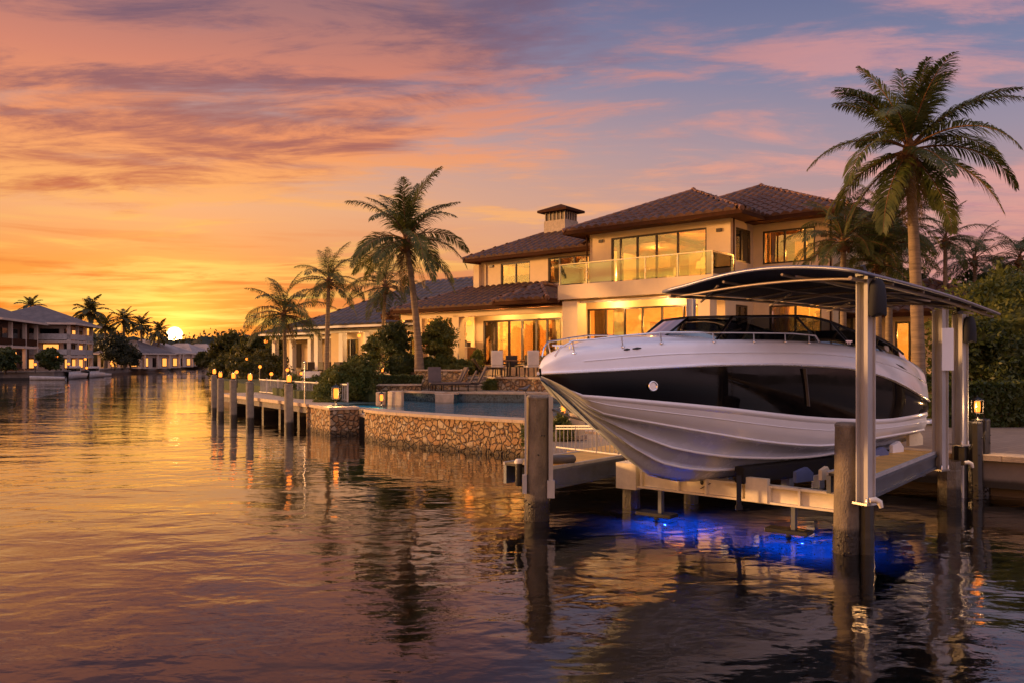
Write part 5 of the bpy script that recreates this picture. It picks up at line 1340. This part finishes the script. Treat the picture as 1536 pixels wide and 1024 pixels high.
# deck shell: outer flank with a moulded line, then the deck
mb = MB(); rows = []
for x, s in P:
    hr, zr = s['rub']; ht, zt = s['top']; e = min(1, x / .8)
    crown = zt + .035 * e
    half = [(hr, zr + .01), (hr * .998, lerp(zr, zt, .2)), (lerp(hr, ht, .22), lerp(zr, zt, .50)), (lerp(hr, ht, .30), lerp(zr, zt, .54)), (lerp(hr, ht, .36), lerp(zr, zt, .60)), (lerp(hr, ht, .62), lerp(zr, zt, .84)), (ht, zt), (ht * .9, crown)]
    if x < 2.9: half += [(ht * .6, crown + .05 * e), (ht * .3, crown + .075 * e), (0, crown + .085 * e)]
    else: half += [(ht * .84, crown + .005), (ht * .82, crown - .1), (ht * .82, crown - .35), (0, crown - .38)]
    k = len(half)
    rows.append([(x, -y, z) for y, z in half] + [(x, y, z) for y, z in half[::-1][1:]])
n0 = len(rows[0]); i_sw = next(i for i, (x, s) in enumerate(P) if x >= 2.9)
rowsA, rowsB = rows[:i_sw], rows[i_sw:]
mb.grid(rowsA); mb.grid(rowsB)
# cockpit bulkhead between fore deck and well
a, b = rowsA[-1], rowsB[0]
ha = len(a) // 2; mb.grid([a[:8], b[:8]]); mb.grid([a[-8:], b[-8:]])
zb_ = b[len(b) // 2][2]; top = [v for v in a[7:len(a) - 7]]
mb.add(top + [(top[-1][0], top[-1][1], zb_), (top[0][0], top[0][1], zb_)], [tuple(range(len(top) + 2))], False)
mb.build('deck', 'gelcoat_white', boat)
# transom
x, s = P[-1]
ring = [s['top'], s['rub'], s['bb'], s['str'], s['chine'], s['keel']]
q = MB(); L_ = [(x, -y, z) for y, z in ring] + [(x, y, z) for y, z in ring[::-1][1:]]; q.add(L_, [tuple(range(len(L_)))], False); q.build('transom', 'gelcoat_white', boat)
q = MB().box(8.12, 8.75, -.85, .85, 1.42, 1.50); q.build('swim_platform', 'gelcoat_white', boat, bevel=.03)
q = MB().lathe((8.45, 0, .85), [(.1, -.3), (.16, 0), (.12, .5), (.2, .6)], 10); q.build('stern_drive', 'black_plastic', boat)
# stem guard, porthole, vents, cleats, bow eye
def on_side(px, key='rub', key2='bb', t=.5):
    best = min((abs(bpx(x_ / 100, lerp(prof(x_ / 100)[key][0], prof(x_ / 100)[key2][0], t))[0] - px), x_ / 100) for x_ in range(10, 800, 4))
    x_ = best[1]; s_ = prof(x_); a_, b_ = s_[key], s_[key2]; return Vector((x_, -lerp(a_[0], b_[0], t) - .015, lerp(a_[1], b_[1], t)))
c = on_side(976, t=.55); s0_, s1_ = on_side(966, t=.55), on_side(986, t=.55); tdir = (s1_ - s0_).normalized(); nrm = Vector((tdir.y, -tdir.x, 0)).normalized()
if nrm.y > 0: nrm = -nrm
ring = [c + nrm * .025 + (tdir * math.cos(a_ / 16 * 2 * math.pi) + Vector((0, 0, 1)) * math.sin(a_ / 16 * 2 * math.pi)) * .062 for a_ in range(16)]
port = MB().tube(ring, .014, 6, closed=True).build('porthole', 'chrome', boat)
q = MB(); q.add([c + nrm * .022 + (tdir * math.cos(a_ / 16 * 2 * math.pi) + Vector((0, 0, 1)) * math.sin(a_ / 16 * 2 * math.pi)) * .056 for a_ in range(16)], [tuple(range(16))]); q.build('pane', 'steel', port)
q = MB().tube([(x, 0, interp(x, keel) + (.0)) for x in (0.02, .15, .3, .41, .6, .8, 1.)], [.022, .026, .026, .024, .02, .016, .01], 8); q.build('stem_guard', 'steel', boat)
# vents on the flank (two slots near the bow, three aft)
def slot(px, t, L_, r, mat='black_plastic', name='vent', key='rub', key2='top', rise=0.):
    a_ = on_side(px, key, key2, t); b_ = on_side(px + L_, key, key2, t - rise); n_ = Vector((0, -1, .3)).normalized()
    MB().tube([a_ + n_ * .005, (a_ + b_) / 2 + n_ * .012, b_ + n_ * .005], [r * .5, r, r * .5], 8).build(name, mat, boat)
slot(933, .88, 12, .016); slot(948, .88, 12, .016)
slot(1341, .68, 18, .02, rise=.08); slot(1373, .52, 8, .018)
# bow hatch and anchor roller, cleats
z_ = P[8][1]['top'][1]
MB().box(.95, 1.5, -.28, .28, 2.62, 2.66).build('hatch', 'boat_glass', boat, bevel=.02)
def deckz(x, f=.5): s_ = prof(x); return s_['top'][1] + .05
for x_, y_ in ((.42, -.16), (.42, .16), (5.5, -1.02)):
    q = MB().bar((x_ - .09, y_, deckz(x_) + .05), (x_ + .09, y_, deckz(x_) + .05), .022).bar((x_ - .03, y_, deckz(x_)), (x_ - .03, y_, deckz(x_) + .05), .02).bar((x_ + .03, y_, deckz(x_)), (x_ + .03, y_, deckz(x_) + .05), .02); q.build('cleat', 'chrome', boat)
# bow rails
for sg in (-1, 1):
    pts = []
    for x_, zz, o_ in ((.14, .02, .78), (.20, .10, .80), (.34, .15, .84), (.6, .13, .88), (1.0, .13, .90), (1.5, .13, .91), (2.0, .12, .92), (2.6, .115, .93), (3.2, .11, .93), (3.9, .11, .94), (4.45, .10, .94), (4.55, .01, .94)):
        pts.append((x_, sg * H(x_) * o_, prof(x_)['top'][1] + zz + .02))
    fine = [tuple(v) for v in curve([Vector(p_) for p_ in pts], 3)] if False else pts
    q = MB().tube(fine, .0125, 8)
    for x_ in (.34, .95, 1.5, 2.35, 3.1, 3.75, 4.3):
        z1_ = interp(x_, [(p_[0], p_[2]) for p_ in pts]); y1_ = interp(x_, [(p_[0], p_[1]) for p_ in pts])
        q.tube([(x_ + .04, y1_ * .98, prof(x_)['top'][1] - .02), (x_, y1_, z1_)], .011, 6); q.lathe((x_ + .04, y1_ * .98, prof(x_)['top'][1] + .0), [(.028, 0), (.028, .012), (.012, .02)], 8)
    q.build('bow_rail', 'chrome', boat)
# windshield: dark shell with glass panels
c_wt = [(994, 508), (1020, 487), (1040, 478), (1066, 476), (1110, 475), (1160, 474.5), (1203, 474.6), (1239, 481), (1279, 496), (1309, 503), (1340, 519), (1366, 540)]
def wpt(x, f, base):   # port point of the windshield: base or top edge
    s_ = prof(x); h = s_['top'][0] * f; px, Y = bpx(x, h)
    return (h, s_['top'][1] + .02) if base else (h, H0 - (smooth_interp(px, c_wt) - 540) * Y / F)
def station(px, f):
    return min((abs(bpx(x_ / 50, prof(x_ / 50)['top'][0] * f)[0] - px), x_ / 50) for x_ in range(60, 405))[1]
bx0, bx1 = station(1002, .86), station(1362, .86)
wb = []; wt = []
K = 22
for i in range(K + 1):
    t_ = i / K; x_ = lerp(bx0 + .78, bx1, t_); yb, zb = wpt(x_, .88, True)
    sl_ = .72 if x_ < bx1 else .8
    s_ = prof(x_); h = s_['top'][0] * .76; px, Y = bpx(x_ + .0, h)
    zt_ = H0 - (smooth_interp(px, c_wt) - 540) * Y / F
    zt_ = max(zt_, zb + .02)
    wb.append((x_, yb, zb - .01)); wt.append((x_, h, zt_))
# front screen: rakes from the centre forward point back to the corner
fb = [(bx0 + .78 - .22 * (1 - (k / 5) ** 2), wb[0][1] * k / 5, wb[0][2] + .06 * (1 - k / 5)) for k in range(6)]
ft = [(wt[0][0] + .50 - .16 * (1 - (k / 5) ** 2), wt[0][1] * k / 5, interp(wt[0][0] + .50, [(p_[0], p_[2]) for p_ in wt]) + .015 * (1 - k / 5)) for k in range(6)]
i0 = next(i for i, p_ in enumerate(wt) if p_[0] >= ft[-1][0])
g = MB(); fr_ = MB()
for sg in (-1, 1):
    g.grid([[(x_, sg * y_, z_) for x_, y_, z_ in fb], [(x_, sg * y_, z_) for x_, y_, z_ in ft]])
    # side glass: triangle from front corner then strip
    top_ = [ft[-1]] + wt[i0 + 1:]
    g.add([(fb[-1][0], sg * fb[-1][1], fb[-1][2]), (wb[i0][0], sg * wb[i0][1], wb[i0][2]), (ft[-1][0], sg * ft[-1][1], ft[-1][2])], [(0, 1, 2)], True)
    g.grid([[(x_, sg * y_, z_) for x_, y_, z_ in [wb[i0]] + wb[i0 + 1:]], [(x_, sg * y_, z_) for x_, y_, z_ in top_]])
    fr_.tube([(x_, sg * y_, z_) for x_, y_, z_ in fb + wb[1:]], .020, 6)
    fr_.tube([(x_, sg * y_, z_) for x_, y_, z_ in ft + top_[1:]], .022, 6)
    fr_.tube([(fb[-1][0], sg * fb[-1][1], fb[-1][2]), (ft[-1][0], sg * ft[-1][1], ft[-1][2])], .024, 6)
    for i in (9, 13, 17):
        b_ = wb[min(K, i + 1)]; t__ = wt[i - 1]; fr_.tube([(b_[0], sg * b_[1], b_[2]), (t__[0], sg * t__[1], t__[2])], .017, 6)
fr_.tube([fb[0], ft[0]], .02, 6)
ws = fr_.build('windshield', 'gelcoat_black', boat); g.build('glass', 'boat_glass', ws)
# black roof edge band / hard top between the side screens
q = MB(); rows = []
for x_, y_, z_ in wt[i0:]:
    rows.append([(x_, -y_, z_), (x_, -y_ * .7, z_ + .045), (x_, 0, z_ + .06), (x_, y_ * .7, z_ + .045), (x_, y_, z_)])
# only the aft third is covered (folded cover)
q.grid(rows[-7:]); q.build('cockpit_cover', 'black_fabric', boat)
# cockpit inside: dash, helm seats, bench
cz = prof(4.5)['top'][1]
MB().box(3.3, 3.75, -.9, .9, cz - .35, cz + .02).build('dashboard', 'black_plastic', boat, bevel=.05)
for y_ in (-.5, .5):
    q = MB().box(4.45, 4.95, y_ - .25, y_ + .25, cz - .3, cz - .12).box(4.9, 5.02, y_ - .25, y_ + .25, cz - .12, cz + .22); q.build('helm_seat', 'black_plastic', boat, bevel=.04)
MB().tube([(4.05 + .05 * math.sin(a_), -.5 + .17 * math.cos(a_), cz + .08 + .15 * math.sin(a_)) for a_ in [k * math.pi / 8 for k in range(16)]], .014, 6, closed=True).build('steering_wheel', 'black_plastic', boat)
MB().box(6.3, 6.9, -.85, .85, cz - .4, cz - .15).box(6.85, 7.0, -.85, .85, cz - .15, cz + .0).build('stern_bench', 'cushion', boat, bevel=.05)
# pale gear seen in the dark flank window
q = MB(); a_ = on_side(1205, t=.05); b_ = on_side(1211, t=.80)
q.bar(a_ + Vector((0, -.008, 0)), b_ + Vector((0, -.008, 0)), .012, .07, up=(0, 1, 0)); q.build('flank_strut', 'fender', boat)

# ------------------------------------------------------------------ lift
def post(label, x, y, z0, z1, w_, rz, cover=True, sheet=False):
    o = thing('lift_post', label, 'lift post', (x, y, z0), rz); h = z1 - z0; t_ = .018
    q = MB(); q.box(-w_ / 2, w_ / 2, -w_ / 2, -w_ / 2 + t_, 0, h); q.box(-w_ / 2, w_ / 2, w_ / 2 - t_, w_ / 2, 0, h); q.box(-w_ * .06, w_ * .06, -w_ / 2 + t_, w_ / 2 - t_, 0, h)
    for s_ in (-1, 1): q.box(s_ * w_ / 2 - (.014 if s_ > 0 else 0), s_ * w_ / 2 + (0 if s_ > 0 else .014), -w_ / 2 - .03, -w_ / 2 - .001, 0, h)
    q.build('channel', 'aluminium', o)
    MB().box(-w_ * .7, w_ * .7, -w_ * .75, w_ * .7, -.03, .0).build('base_plate', 'steel', o)
    for s_ in (-1, 1): MB().lathe((s_ * w_ * .5, -w_ * .62, .0), [(.018, 0), (.018, .06), (.01, .07)], 6).build('bolt', 'steel', o)
    if cover:
        q = MB(); rows = []
        for zz, k in ((h - .52, .9), (h - .50, 1.0), (h - .25, .95), (h - .12, .8), (h - .06, .5)):
            rows.append([(w_ * .30 + .15 * k * math.cos(a) * .9, -w_ / 2 - .08 + .10 * k * math.sin(a), zz + .02 * math.cos(3 * a)) for a in [j * math.pi / 8 for j in range(16)]])
        q.grid(rows, closed=True); q.add(rows[0], [tuple(range(16))]); q.add(rows[-1], [tuple(range(16))]); q.build('motor_cover', 'black_fabric', o)
        MB().box(-w_ * .7, w_ * .2, -.06, .06, h, h + .05).bar((0, 0, h + .05), (-.05, 0, h + .14), .05).build('bracket', 'black_plastic', o)
    return o
LZR = R(-32)
post('nearest lift post in front of the hull with black motor cover', PX(1297, 10.55), 10.55, PZ(752, 10.55), 3.70, .155, R(28))
post('middle right lift post at the stern with a cream guard sheet', PX(1409, 13.9), 13.9, PZ(702, 13.9), PZ(463, 13.9) - .02, .165, R(26), cover=False)
post('rear right lift post with black motor cover beside the lantern piles', PX(1439, 15.1), 15.1, PZ(665, 15.1), PZ(470, 15.1) - .02, .18, R(26))
o = thing('guard_sheet', 'cream guard sheet hung on the middle right lift post', 'sheet', (PX(1419, 13.8), 13.75, PZ(555, 13.7))); MB().box(-.10, .10, -.01, .01, .0, .72).build('sheet', 'gelcoat_white', o)
post('far left slim lift post rising behind the bow windshield', PX(1037, 14.6), 14.6, .6, PZ(449, 14.6), .13, R(-30), cover=False)
pile('stout near-left lift piling below the bow with a small bird on top', PX(805, 13.1), 13.1, PZ(592, 13.1), .205, 'concrete', 20)
pile('near-right lift piling beside the nearest lift post', PX(1269, 10.85), 10.85, PZ(633, 10.85), .165, 'concrete', 20)
pile('short dark lift piling under the left end of the cradle beam', PX(947, 14.1), 14.1, .42, .15, 'concrete', 8)
pile('dark lift piling under the middle right post', PX(1424, 14.4), 14.4, PZ(700, 14.4), .19, 'concrete', 8)
pile('dark lift piling under the rear right post', PX(1442, 15.35), 15.35, PZ(668, 15.3), .16, 'black_pile', 10)
pile('black lantern piling, front one of the cluster by the patio', PX(1463, 15.2), 15.2, PZ(631, 15.2), .14, 'black_pile', 10)
pile('black lantern piling, right one of the cluster by the patio', PX(1477, 15.45), 15.5, PZ(628, 15.4), .12, 'black_pile', 10)
pile('hidden slim piling under the nearest lift post', PX(1301, 10.75), 10.78, .66, .10, 'black_pile', 10)
pile('slim piling under the far left lift post', PX(1037, 14.6), 14.6, .585, .13, 'black_pile', 10)
# cable tray / channels beside the left pile
o = thing('pile_channel', 'narrow aluminium guide strip on the right of the left pile', 'guide rail', (PX(826, 13.0), 12.96, .50)); MB().box(-.035, .035, -.04, .04, 0, PZ(592, 13) - .50).build('strip', 'aluminium', o); MB().box(-.06, .06, -.06, .06, -.12, .16).build('bracket', 'aluminium', o)
o = thing('pile_channel', 'narrow aluminium guide strip on the left of the left pile', 'guide rail', (PX(788, 13.1), 12.96, .50)); MB().box(-.015, .015, -.03, .03, 0, PZ(588, 13) - .50).build('strip', 'aluminium', o); MB().box(-.05, .02, -.05, .05, -.05, .25).build('bracket', 'aluminium', o)
o = thing('dock_bumper', 'black bumper with white cap left of the left pile', 'bumper', (PX(778, 13.5), 13.4, .5)); MB().lathe((0, 0, 0), [(.05, 0), (.06, .05), (.06, .38)], 10).build('body', 'black_plastic', o); MB().lathe((0, 0, .381), [(.075, 0), (.075, .03), (.05, .07)], 10).build('cap', 'white_fascia', o)
# walkways
def walkway(label, a_, b_, w_, zt, h_, side=1):
    a_, b_ = Vector(a_), Vector(b_); d_ = b_ - a_; L_ = d_.length; rz = math.atan2(d_.y, d_.x)
    o = thing('lift_walkway', label, 'walkway', (a_.x, a_.y, 0), rz)
    MB().box(0, L_, 0, .06, zt - h_, zt - .02).box(0, L_, w_ - .06, w_, zt - h_, zt - .02).box(0, L_, -.03, -.001, zt - h_, zt - h_ + .04).box(0, L_, -.03, -.001, zt - .06, zt - .02).build('side_beam', 'beam_grey', o)
    MB().box(.0, L_, .03, w_ - .03, zt - .018, zt + .02).build('deck_boards', 'grating', o)
    q = MB().box(0, L_, -.012, .028, zt - .015, zt + .035).box(0, L_, w_ - .028, w_ + .012, zt - .015, zt + .035); q.build('edge_trim', 'aluminium', o)
    q = MB()
    for k in range(int(L_ / .7)): q.box(.3 + k * .7, .36 + k * .7, .06, w_ - .06, zt - h_ + .02, zt - .03)
    q.build('crossbeam', 'beam_grey', o)
    return o
walkway('left walkway with tan boards running back from the left pile', (.62, 13.06), (2.05, 14.75), 1.0, .83, .33)
walkway('right walkway with yellow grating between the near and middle posts', (PX(1309, 10.95), 10.95), (PX(1404, 13.95), 13.95), .62, .99, .27)
# cradle beam
cb = thing('cradle_beam', 'cream front cradle beam under the hull with rib plates', 'lift beam', (1.95, 13.75, 0), math.atan2(11.35 - 13.75, 4.62 - 1.95))
LB = math.hypot(11.35 - 13.75, 4.62 - 1.95)
MB().box(0, LB, -.02, .16, .46, .72).box(0, LB, -.10, -.021, .46, .49).box(1.9, LB, -.08, -.021, .70, .735).build('beam', 'beam_paint', cb)
q = MB()
for k in (0.0, .35, 1.05, 1.55, 2.15, 2.6, 3.05): q.box(k, k + .035, -.09, -.022, .492, .735)
q.build('rib', 'beam_paint', cb)
MB().box(2.25, 2.6, -.12, -.022, .47, .83).box(-.1, .3, -.14, .2, .42, .86).build('end_box', 'beam_paint', cb)
q = MB(); q.bar((1.45, -.03, .56), (1.62, -.03, .66), .012, .02, up=(0, 1, 0)); q.ball((1.47, -.03, .66), .03, 8, 6, (1, .3, 1.3)); q.build('emblem', 'black_plastic', cb)
rb = thing('cradle_beam', 'rear cradle beam behind the keel towards the stern', 'lift beam', (4.9, 17.2, 0), math.atan2(14.9 - 17.2, 7.6 - 4.9))
MB().box(0, 3.6, -.02, .18, .44, .72).build('beam', 'beam_grey', rb)
rw_ = thing('sling_strap', 'dark strap hanging from the bunk in front of the cradle beam', 'strap', (PX(1107, 12.1), 12.05, .35)); MB().box(-.035, .035, -.01, .01, 0, .52).box(-.05, .05, -.02, .02, .0, .07).build('strap', 'black_fabric', rw_)
# bunks carrying the hull
for i, (y_, lb) in enumerate(((-.62, 'black carpeted bunk under the near side of the hull'), (.62, 'black carpeted bunk under the far side of the hull'))):
    o = thing('bunk', lb, 'bunk', (BX, BY, 0), BA, None)
    q = MB().box(3.3, 7.6, y_ - .10, y_ + .10, .72, .98); q.build('board', 'bunk_carpet', o, bevel=.03)
    q = MB()
    for x_ in (4.4, 5.2, 6.8): q.box(x_, x_ + .12, y_ - .08, y_ + .08, .48, .716)
    q.build('bracket', 'beam_grey', o)
def pad(label, px, Y, z0, w_, h_, mat, rz):
    o = thing('guide_pad', label, 'pad', (PX(px, Y), Y, z0), rz); q = MB(); q.add([(-w_ / 2, -.03, 0), (w_ / 2, -.03, 0), (w_ / 2, -.03, h_ * .55), (w_ * .15, -.03, h_), (-w_ / 2, -.03, h_ * .75), (-w_ / 2, .03, 0), (w_ / 2, .03, 0), (w_ / 2, .03, h_ * .55), (w_ * .15, .03, h_), (-w_ / 2, .03, h_ * .75)], [(0, 1, 2, 3, 4), (9, 8, 7, 6, 5), (0, 5, 6, 1), (1, 6, 7, 2), (2, 7, 8, 3), (3, 8, 9, 4), (4, 9, 5, 0)]); q.build('panel', mat, o)
pad('blue triangular guide pad above the cradle beam', 1205, 12.3, .74, .42, .22, 'pad_blue', BA)
pad('white guide plate right of the blue pad', 1237, 12.1, .80, .22, .20, 'beam_paint', BA)
pad('blue guide plate behind the right walkway', 1320, 13.4, .95, .42, .2, 'pad_blue', BA)
pad('white guide plate behind the right walkway near the stern', 1345, 13.9, .96, .34, .24, 'gelcoat_white', BA)
pad('white bracket plate under the stern', 1372, 14.6, 1.05, .45, .28, 'beam_paint', BA)
# hoist cables beside the posts
for px, Y, z0_, z1_, lb in ((1288, 10.75, .75, 3.6, 'pair of thin steel hoist cables behind the nearest post'), (1401, 14.0, .8, 3.4, 'pair of thin steel hoist cables beside the middle right post')):
    o = thing('hoist_cable', lb, 'cable', (PX(px, Y), Y, z0_)); MB().tube([(0, 0, 0), (0, 0, z1_ - z0_)], .006, 5).tube([(.03, .02, 0), (.03, .02, z1_ - z0_)], .006, 5).build('wire', 'steel', o); MB().tube([(.015, -.03, .02), (.015, .05, .02)], .05, 12).build('pulley', 'black_plastic', o)
# pipe bits on posts
for i, (px, py, Y, lb) in enumerate(((1308, 752, 10.4, 'white pipe elbow at the foot of the nearest post'), (1449, 695, 15.0, 'white pipe elbow on the rear right piling'))):
    o = thing('pipe_elbow', lb, 'pipe', (PX(px, Y), Y, PZ(py, Y))); MB().tube([(-.03, 0, .02), (.04, -.01, .03), (.09, -.02, .0), (.11, -.02, -.07)], [.035, .04, .04, .03], 8).build('pipe', 'white_fascia', o)
    if i: MB().tube([(.0, .12, -.05), (.0, .12, -.75)], .03, 8).build('drain', 'aluminium', o)
# gangway back to the land and its railing
o = thing('gangway', 'tan deck joining the left walkway to the seawall', 'gangway', (2.3, 15, 0), R(50))
MB().add([], []).box(-.1, 5.8, -.1, 1.5, .70, .80).build('deck_boards', 'grating', o); MB().box(0, 5.6, 0, .1, .5, .697).box(0, 5.6, 1.3, 1.4, .5, .697).build('side_beam', 'beam_grey', o)
fe = thing('railing', 'light metal railing with balusters left of the bow', 'railing', (1.5, 15.6, .75))
q = MB(); pA, pB = Vector((PX(834, 16.3), 16.3)), Vector((PX(935, 14.9), 14.9)); n_ = 16
for k in range(n_ + 1):
    p_ = pA.lerp(pB, k / n_)
    q.bar((p_.x, p_.y, .75), (p_.x, p_.y, PZ(638, p_.y)), .035 if k % 5 == 0 else .016)
for zz in (lambda y: .84, lambda y: PZ(638, y), lambda y: PZ(642, y)): q.bar((pA.x, pA.y, zz(pA.y)), (pB.x, pB.y, zz(pB.y)), .028)
q.build('bars', 'rail_white', fe, True)
struct('path', MB().prism([(.62, 15.6), (2.6, 14.75), (6.2, 17.0), (1.5, 20.6), (.9, 18.5)], .45, .735), 'pool_paving', 'stone landing behind the left walkway')
o = thing('fender', 'dark cylindrical fender lying on the left walkway', 'fender', (PX(845, 13.5), 13.55, .93), R(12)); MB().tube([(-.22, 0, 0), (-.18, 0, 0), (.18, 0, 0), (.22, 0, 0)], [.035, .075, .075, .035], 12).build('body', 'fender', o); MB().tube([(-.26, 0, 0), (-.22, 0, 0)], .03, 8).build('cap', 'white_fascia', o)
# mooring line from pile to hull
MBl = MB().tube([(PX(829, 12.9), 12.9, PZ(614, 12.9)), (.9, 12.5, 1.72), (1.15, 12.1, 1.68), (1.35, 11.9, 1.80)], .016, 6); tag(MBl.build('mooring_line', 'black_fabric'), 'dark mooring line from the left pile strip to the bow', 'rope')

# bird
o = thing('bird', 'small grey bird perched on the left pile top', 'bird', (PX(788, 12.95), 12.93, PZ(590, 12.95) + .012), R(20))
rows = []
for x_, r_, z_ in ((-.12, .004, .075), (-.07, .014, .07), (-.03, .028, .065), (.01, .036, .07), (.035, .032, .085), (.05, .022, .105), (.06, .020, .118), (.075, .018, .122), (.088, .006, .118), (.105, .001, .115)):
    rows.append([(x_, r_ * math.cos(a) * .85, z_ + r_ * math.sin(a)) for a in [j * math.pi / 6 for j in range(12)]])
MB().grid(rows, closed=True).build('body', 'bird_grey', o)
MB().tube([(.0, -.012, .04), (.005, -.012, .0), (.02, -.012, -.005)], .003, 4).tube([(.0, .012, .04), (.005, .012, .0), (.02, .012, -.005)], .003, 4).build('leg', 'black_plastic', o)

# ------------------------------------------------------------------ canopy
cn = thing('boat_canopy', 'long arched boat canopy with dark navy fabric over the motor boat', 'canopy', (6, 14, 0))
K0 = Vector((4.35, 10.0, PZ(406, 10.0))); K1 = Vector((PX(1499, 16.5), 16.5, PZ(470, 16.5))); K2 = Vector((PX(995, 12.8), 12.8, PZ(437, 12.8))); K3 = K2 + (K1 - K0) + Vector((0, 0, .30))
NU, NV = 22, 16
def cpt(u, v, dz=0.):   # u across from left edge (0) to right edge (1), v along from near (0) to far (1)
    p_ = (K2.lerp(K0, u)).lerp(K3.lerp(K1, u), v)
    a_ = math.sin(math.pi * u) ** .8 * .12 + .06 * math.sin(math.pi * min(1, max(0, (u - .15) / .85)))
    sag = -.02 * abs(math.sin(math.pi * v * 5)) * (u > .02)
    lip = -.01 * max(0, u - .93) / .07
    return Vector((p_.x, p_.y, p_.z + a_ + sag * math.sin(math.pi * u) + lip + dz + .05 * math.sin(math.pi * v)))
top_ = [[cpt(i / NU, j / NV) for i in range(NU + 1)] for j in range(NV + 1)]
bot_ = [[cpt(i / NU, j / NV, -.022) for i in range(NU + 1)] for j in range(NV + 1)]
q = MB().grid(top_); q.grid([r_[::-1] for r_ in bot_])
for j in range(NV): q.add([top_[j][0], top_[j + 1][0], bot_[j + 1][0], bot_[j][0]], [(0, 1, 2, 3)]); q.add([top_[j][-1], top_[j + 1][-1], bot_[j + 1][-1], bot_[j][-1]], [(0, 1, 2, 3)])
q.build('fabric', 'canopy_top', cn, True)
rim = [cpt(i / NU, 0) for i in range(NU + 1)] + [cpt(1, j / NV) for j in range(1, NV + 1)] + [cpt(i / NU, 1) for i in range(NU - 1, -1, -1)] + [cpt(0, j / NV) for j in range(NV - 1, 0, -1)]
MB().tube([p_ - Vector((0, 0, .012)) for p_ in rim], .026, 8, closed=True).build('rim', 'canopy_rim', cn, True)
for j in (.16, .34, .52, .70, .86):
    MB().tube([cpt(i / NU, j, -.07) for i in range(NU + 1)], .022, 6).build('bow_frame', 'canopy_frame', cn, True)
for u_ in (.04, .36, .66, .96):
    MB().tube([cpt(u_, j / NV, -.11) for j in range(NV + 1)], .02 if u_ not in (.96, .04) else .028, 6).build('purlin', 'canopy_frame', cn, True)
for j in (.02, .34, .70):   # tie bars and braces
    q = MB().tube([cpt(i / NU, j, -.10) - Vector((0, 0, .10 * math.sin(math.pi * i / NU))) for i in range(1, NU)], .02, 6)
    q.bar(cpt(.30, j, -.12), cpt(.04, j + .10, -.18), .028); q.bar(cpt(.70, j, -.12), cpt(.96, j + .10, -.18), .028); q.build('truss', 'canopy_frame', cn, True)

# ------------------------------------------------------------------ blue dock lights under water
for i, (px, Y, lb) in enumerate(((985, 13.2, 'submerged dock light box with blue glow under the left of the hull'), (1183, 11.9, 'submerged dock light box with blue glow near the right piling'))):
    X = PX(px, Y); o = thing('underwater_light', lb, 'underwater light', (X, Y, 0), R(-38))
    MB().box(-.32, .32, -.14, .14, .04, .10).box(-.03, .03, -.03, .03, -.5, .04).build('housing', 'black_plastic', o, bevel=.01)
    MB().box(.05, .11, -.05, .05, .10, .46).build('stem', 'beam_grey', o)
    l = bpy.data.lights.new('blue_light', 'SPOT'); l.energy = 1300; l.color = (.006, .09, 1.); l.spot_size = R(160); l.spot_blend = 1.; l.shadow_soft_size = 0
    lo = bpy.data.objects.new('blue_light', l); COL.objects.link(lo); lo.parent = o; lo.location = (.15, .40, -.30)
    l = lamp('blue_light', (.3, -.3, -.1), 1.5, (.02, .10, 1.), 0, o)
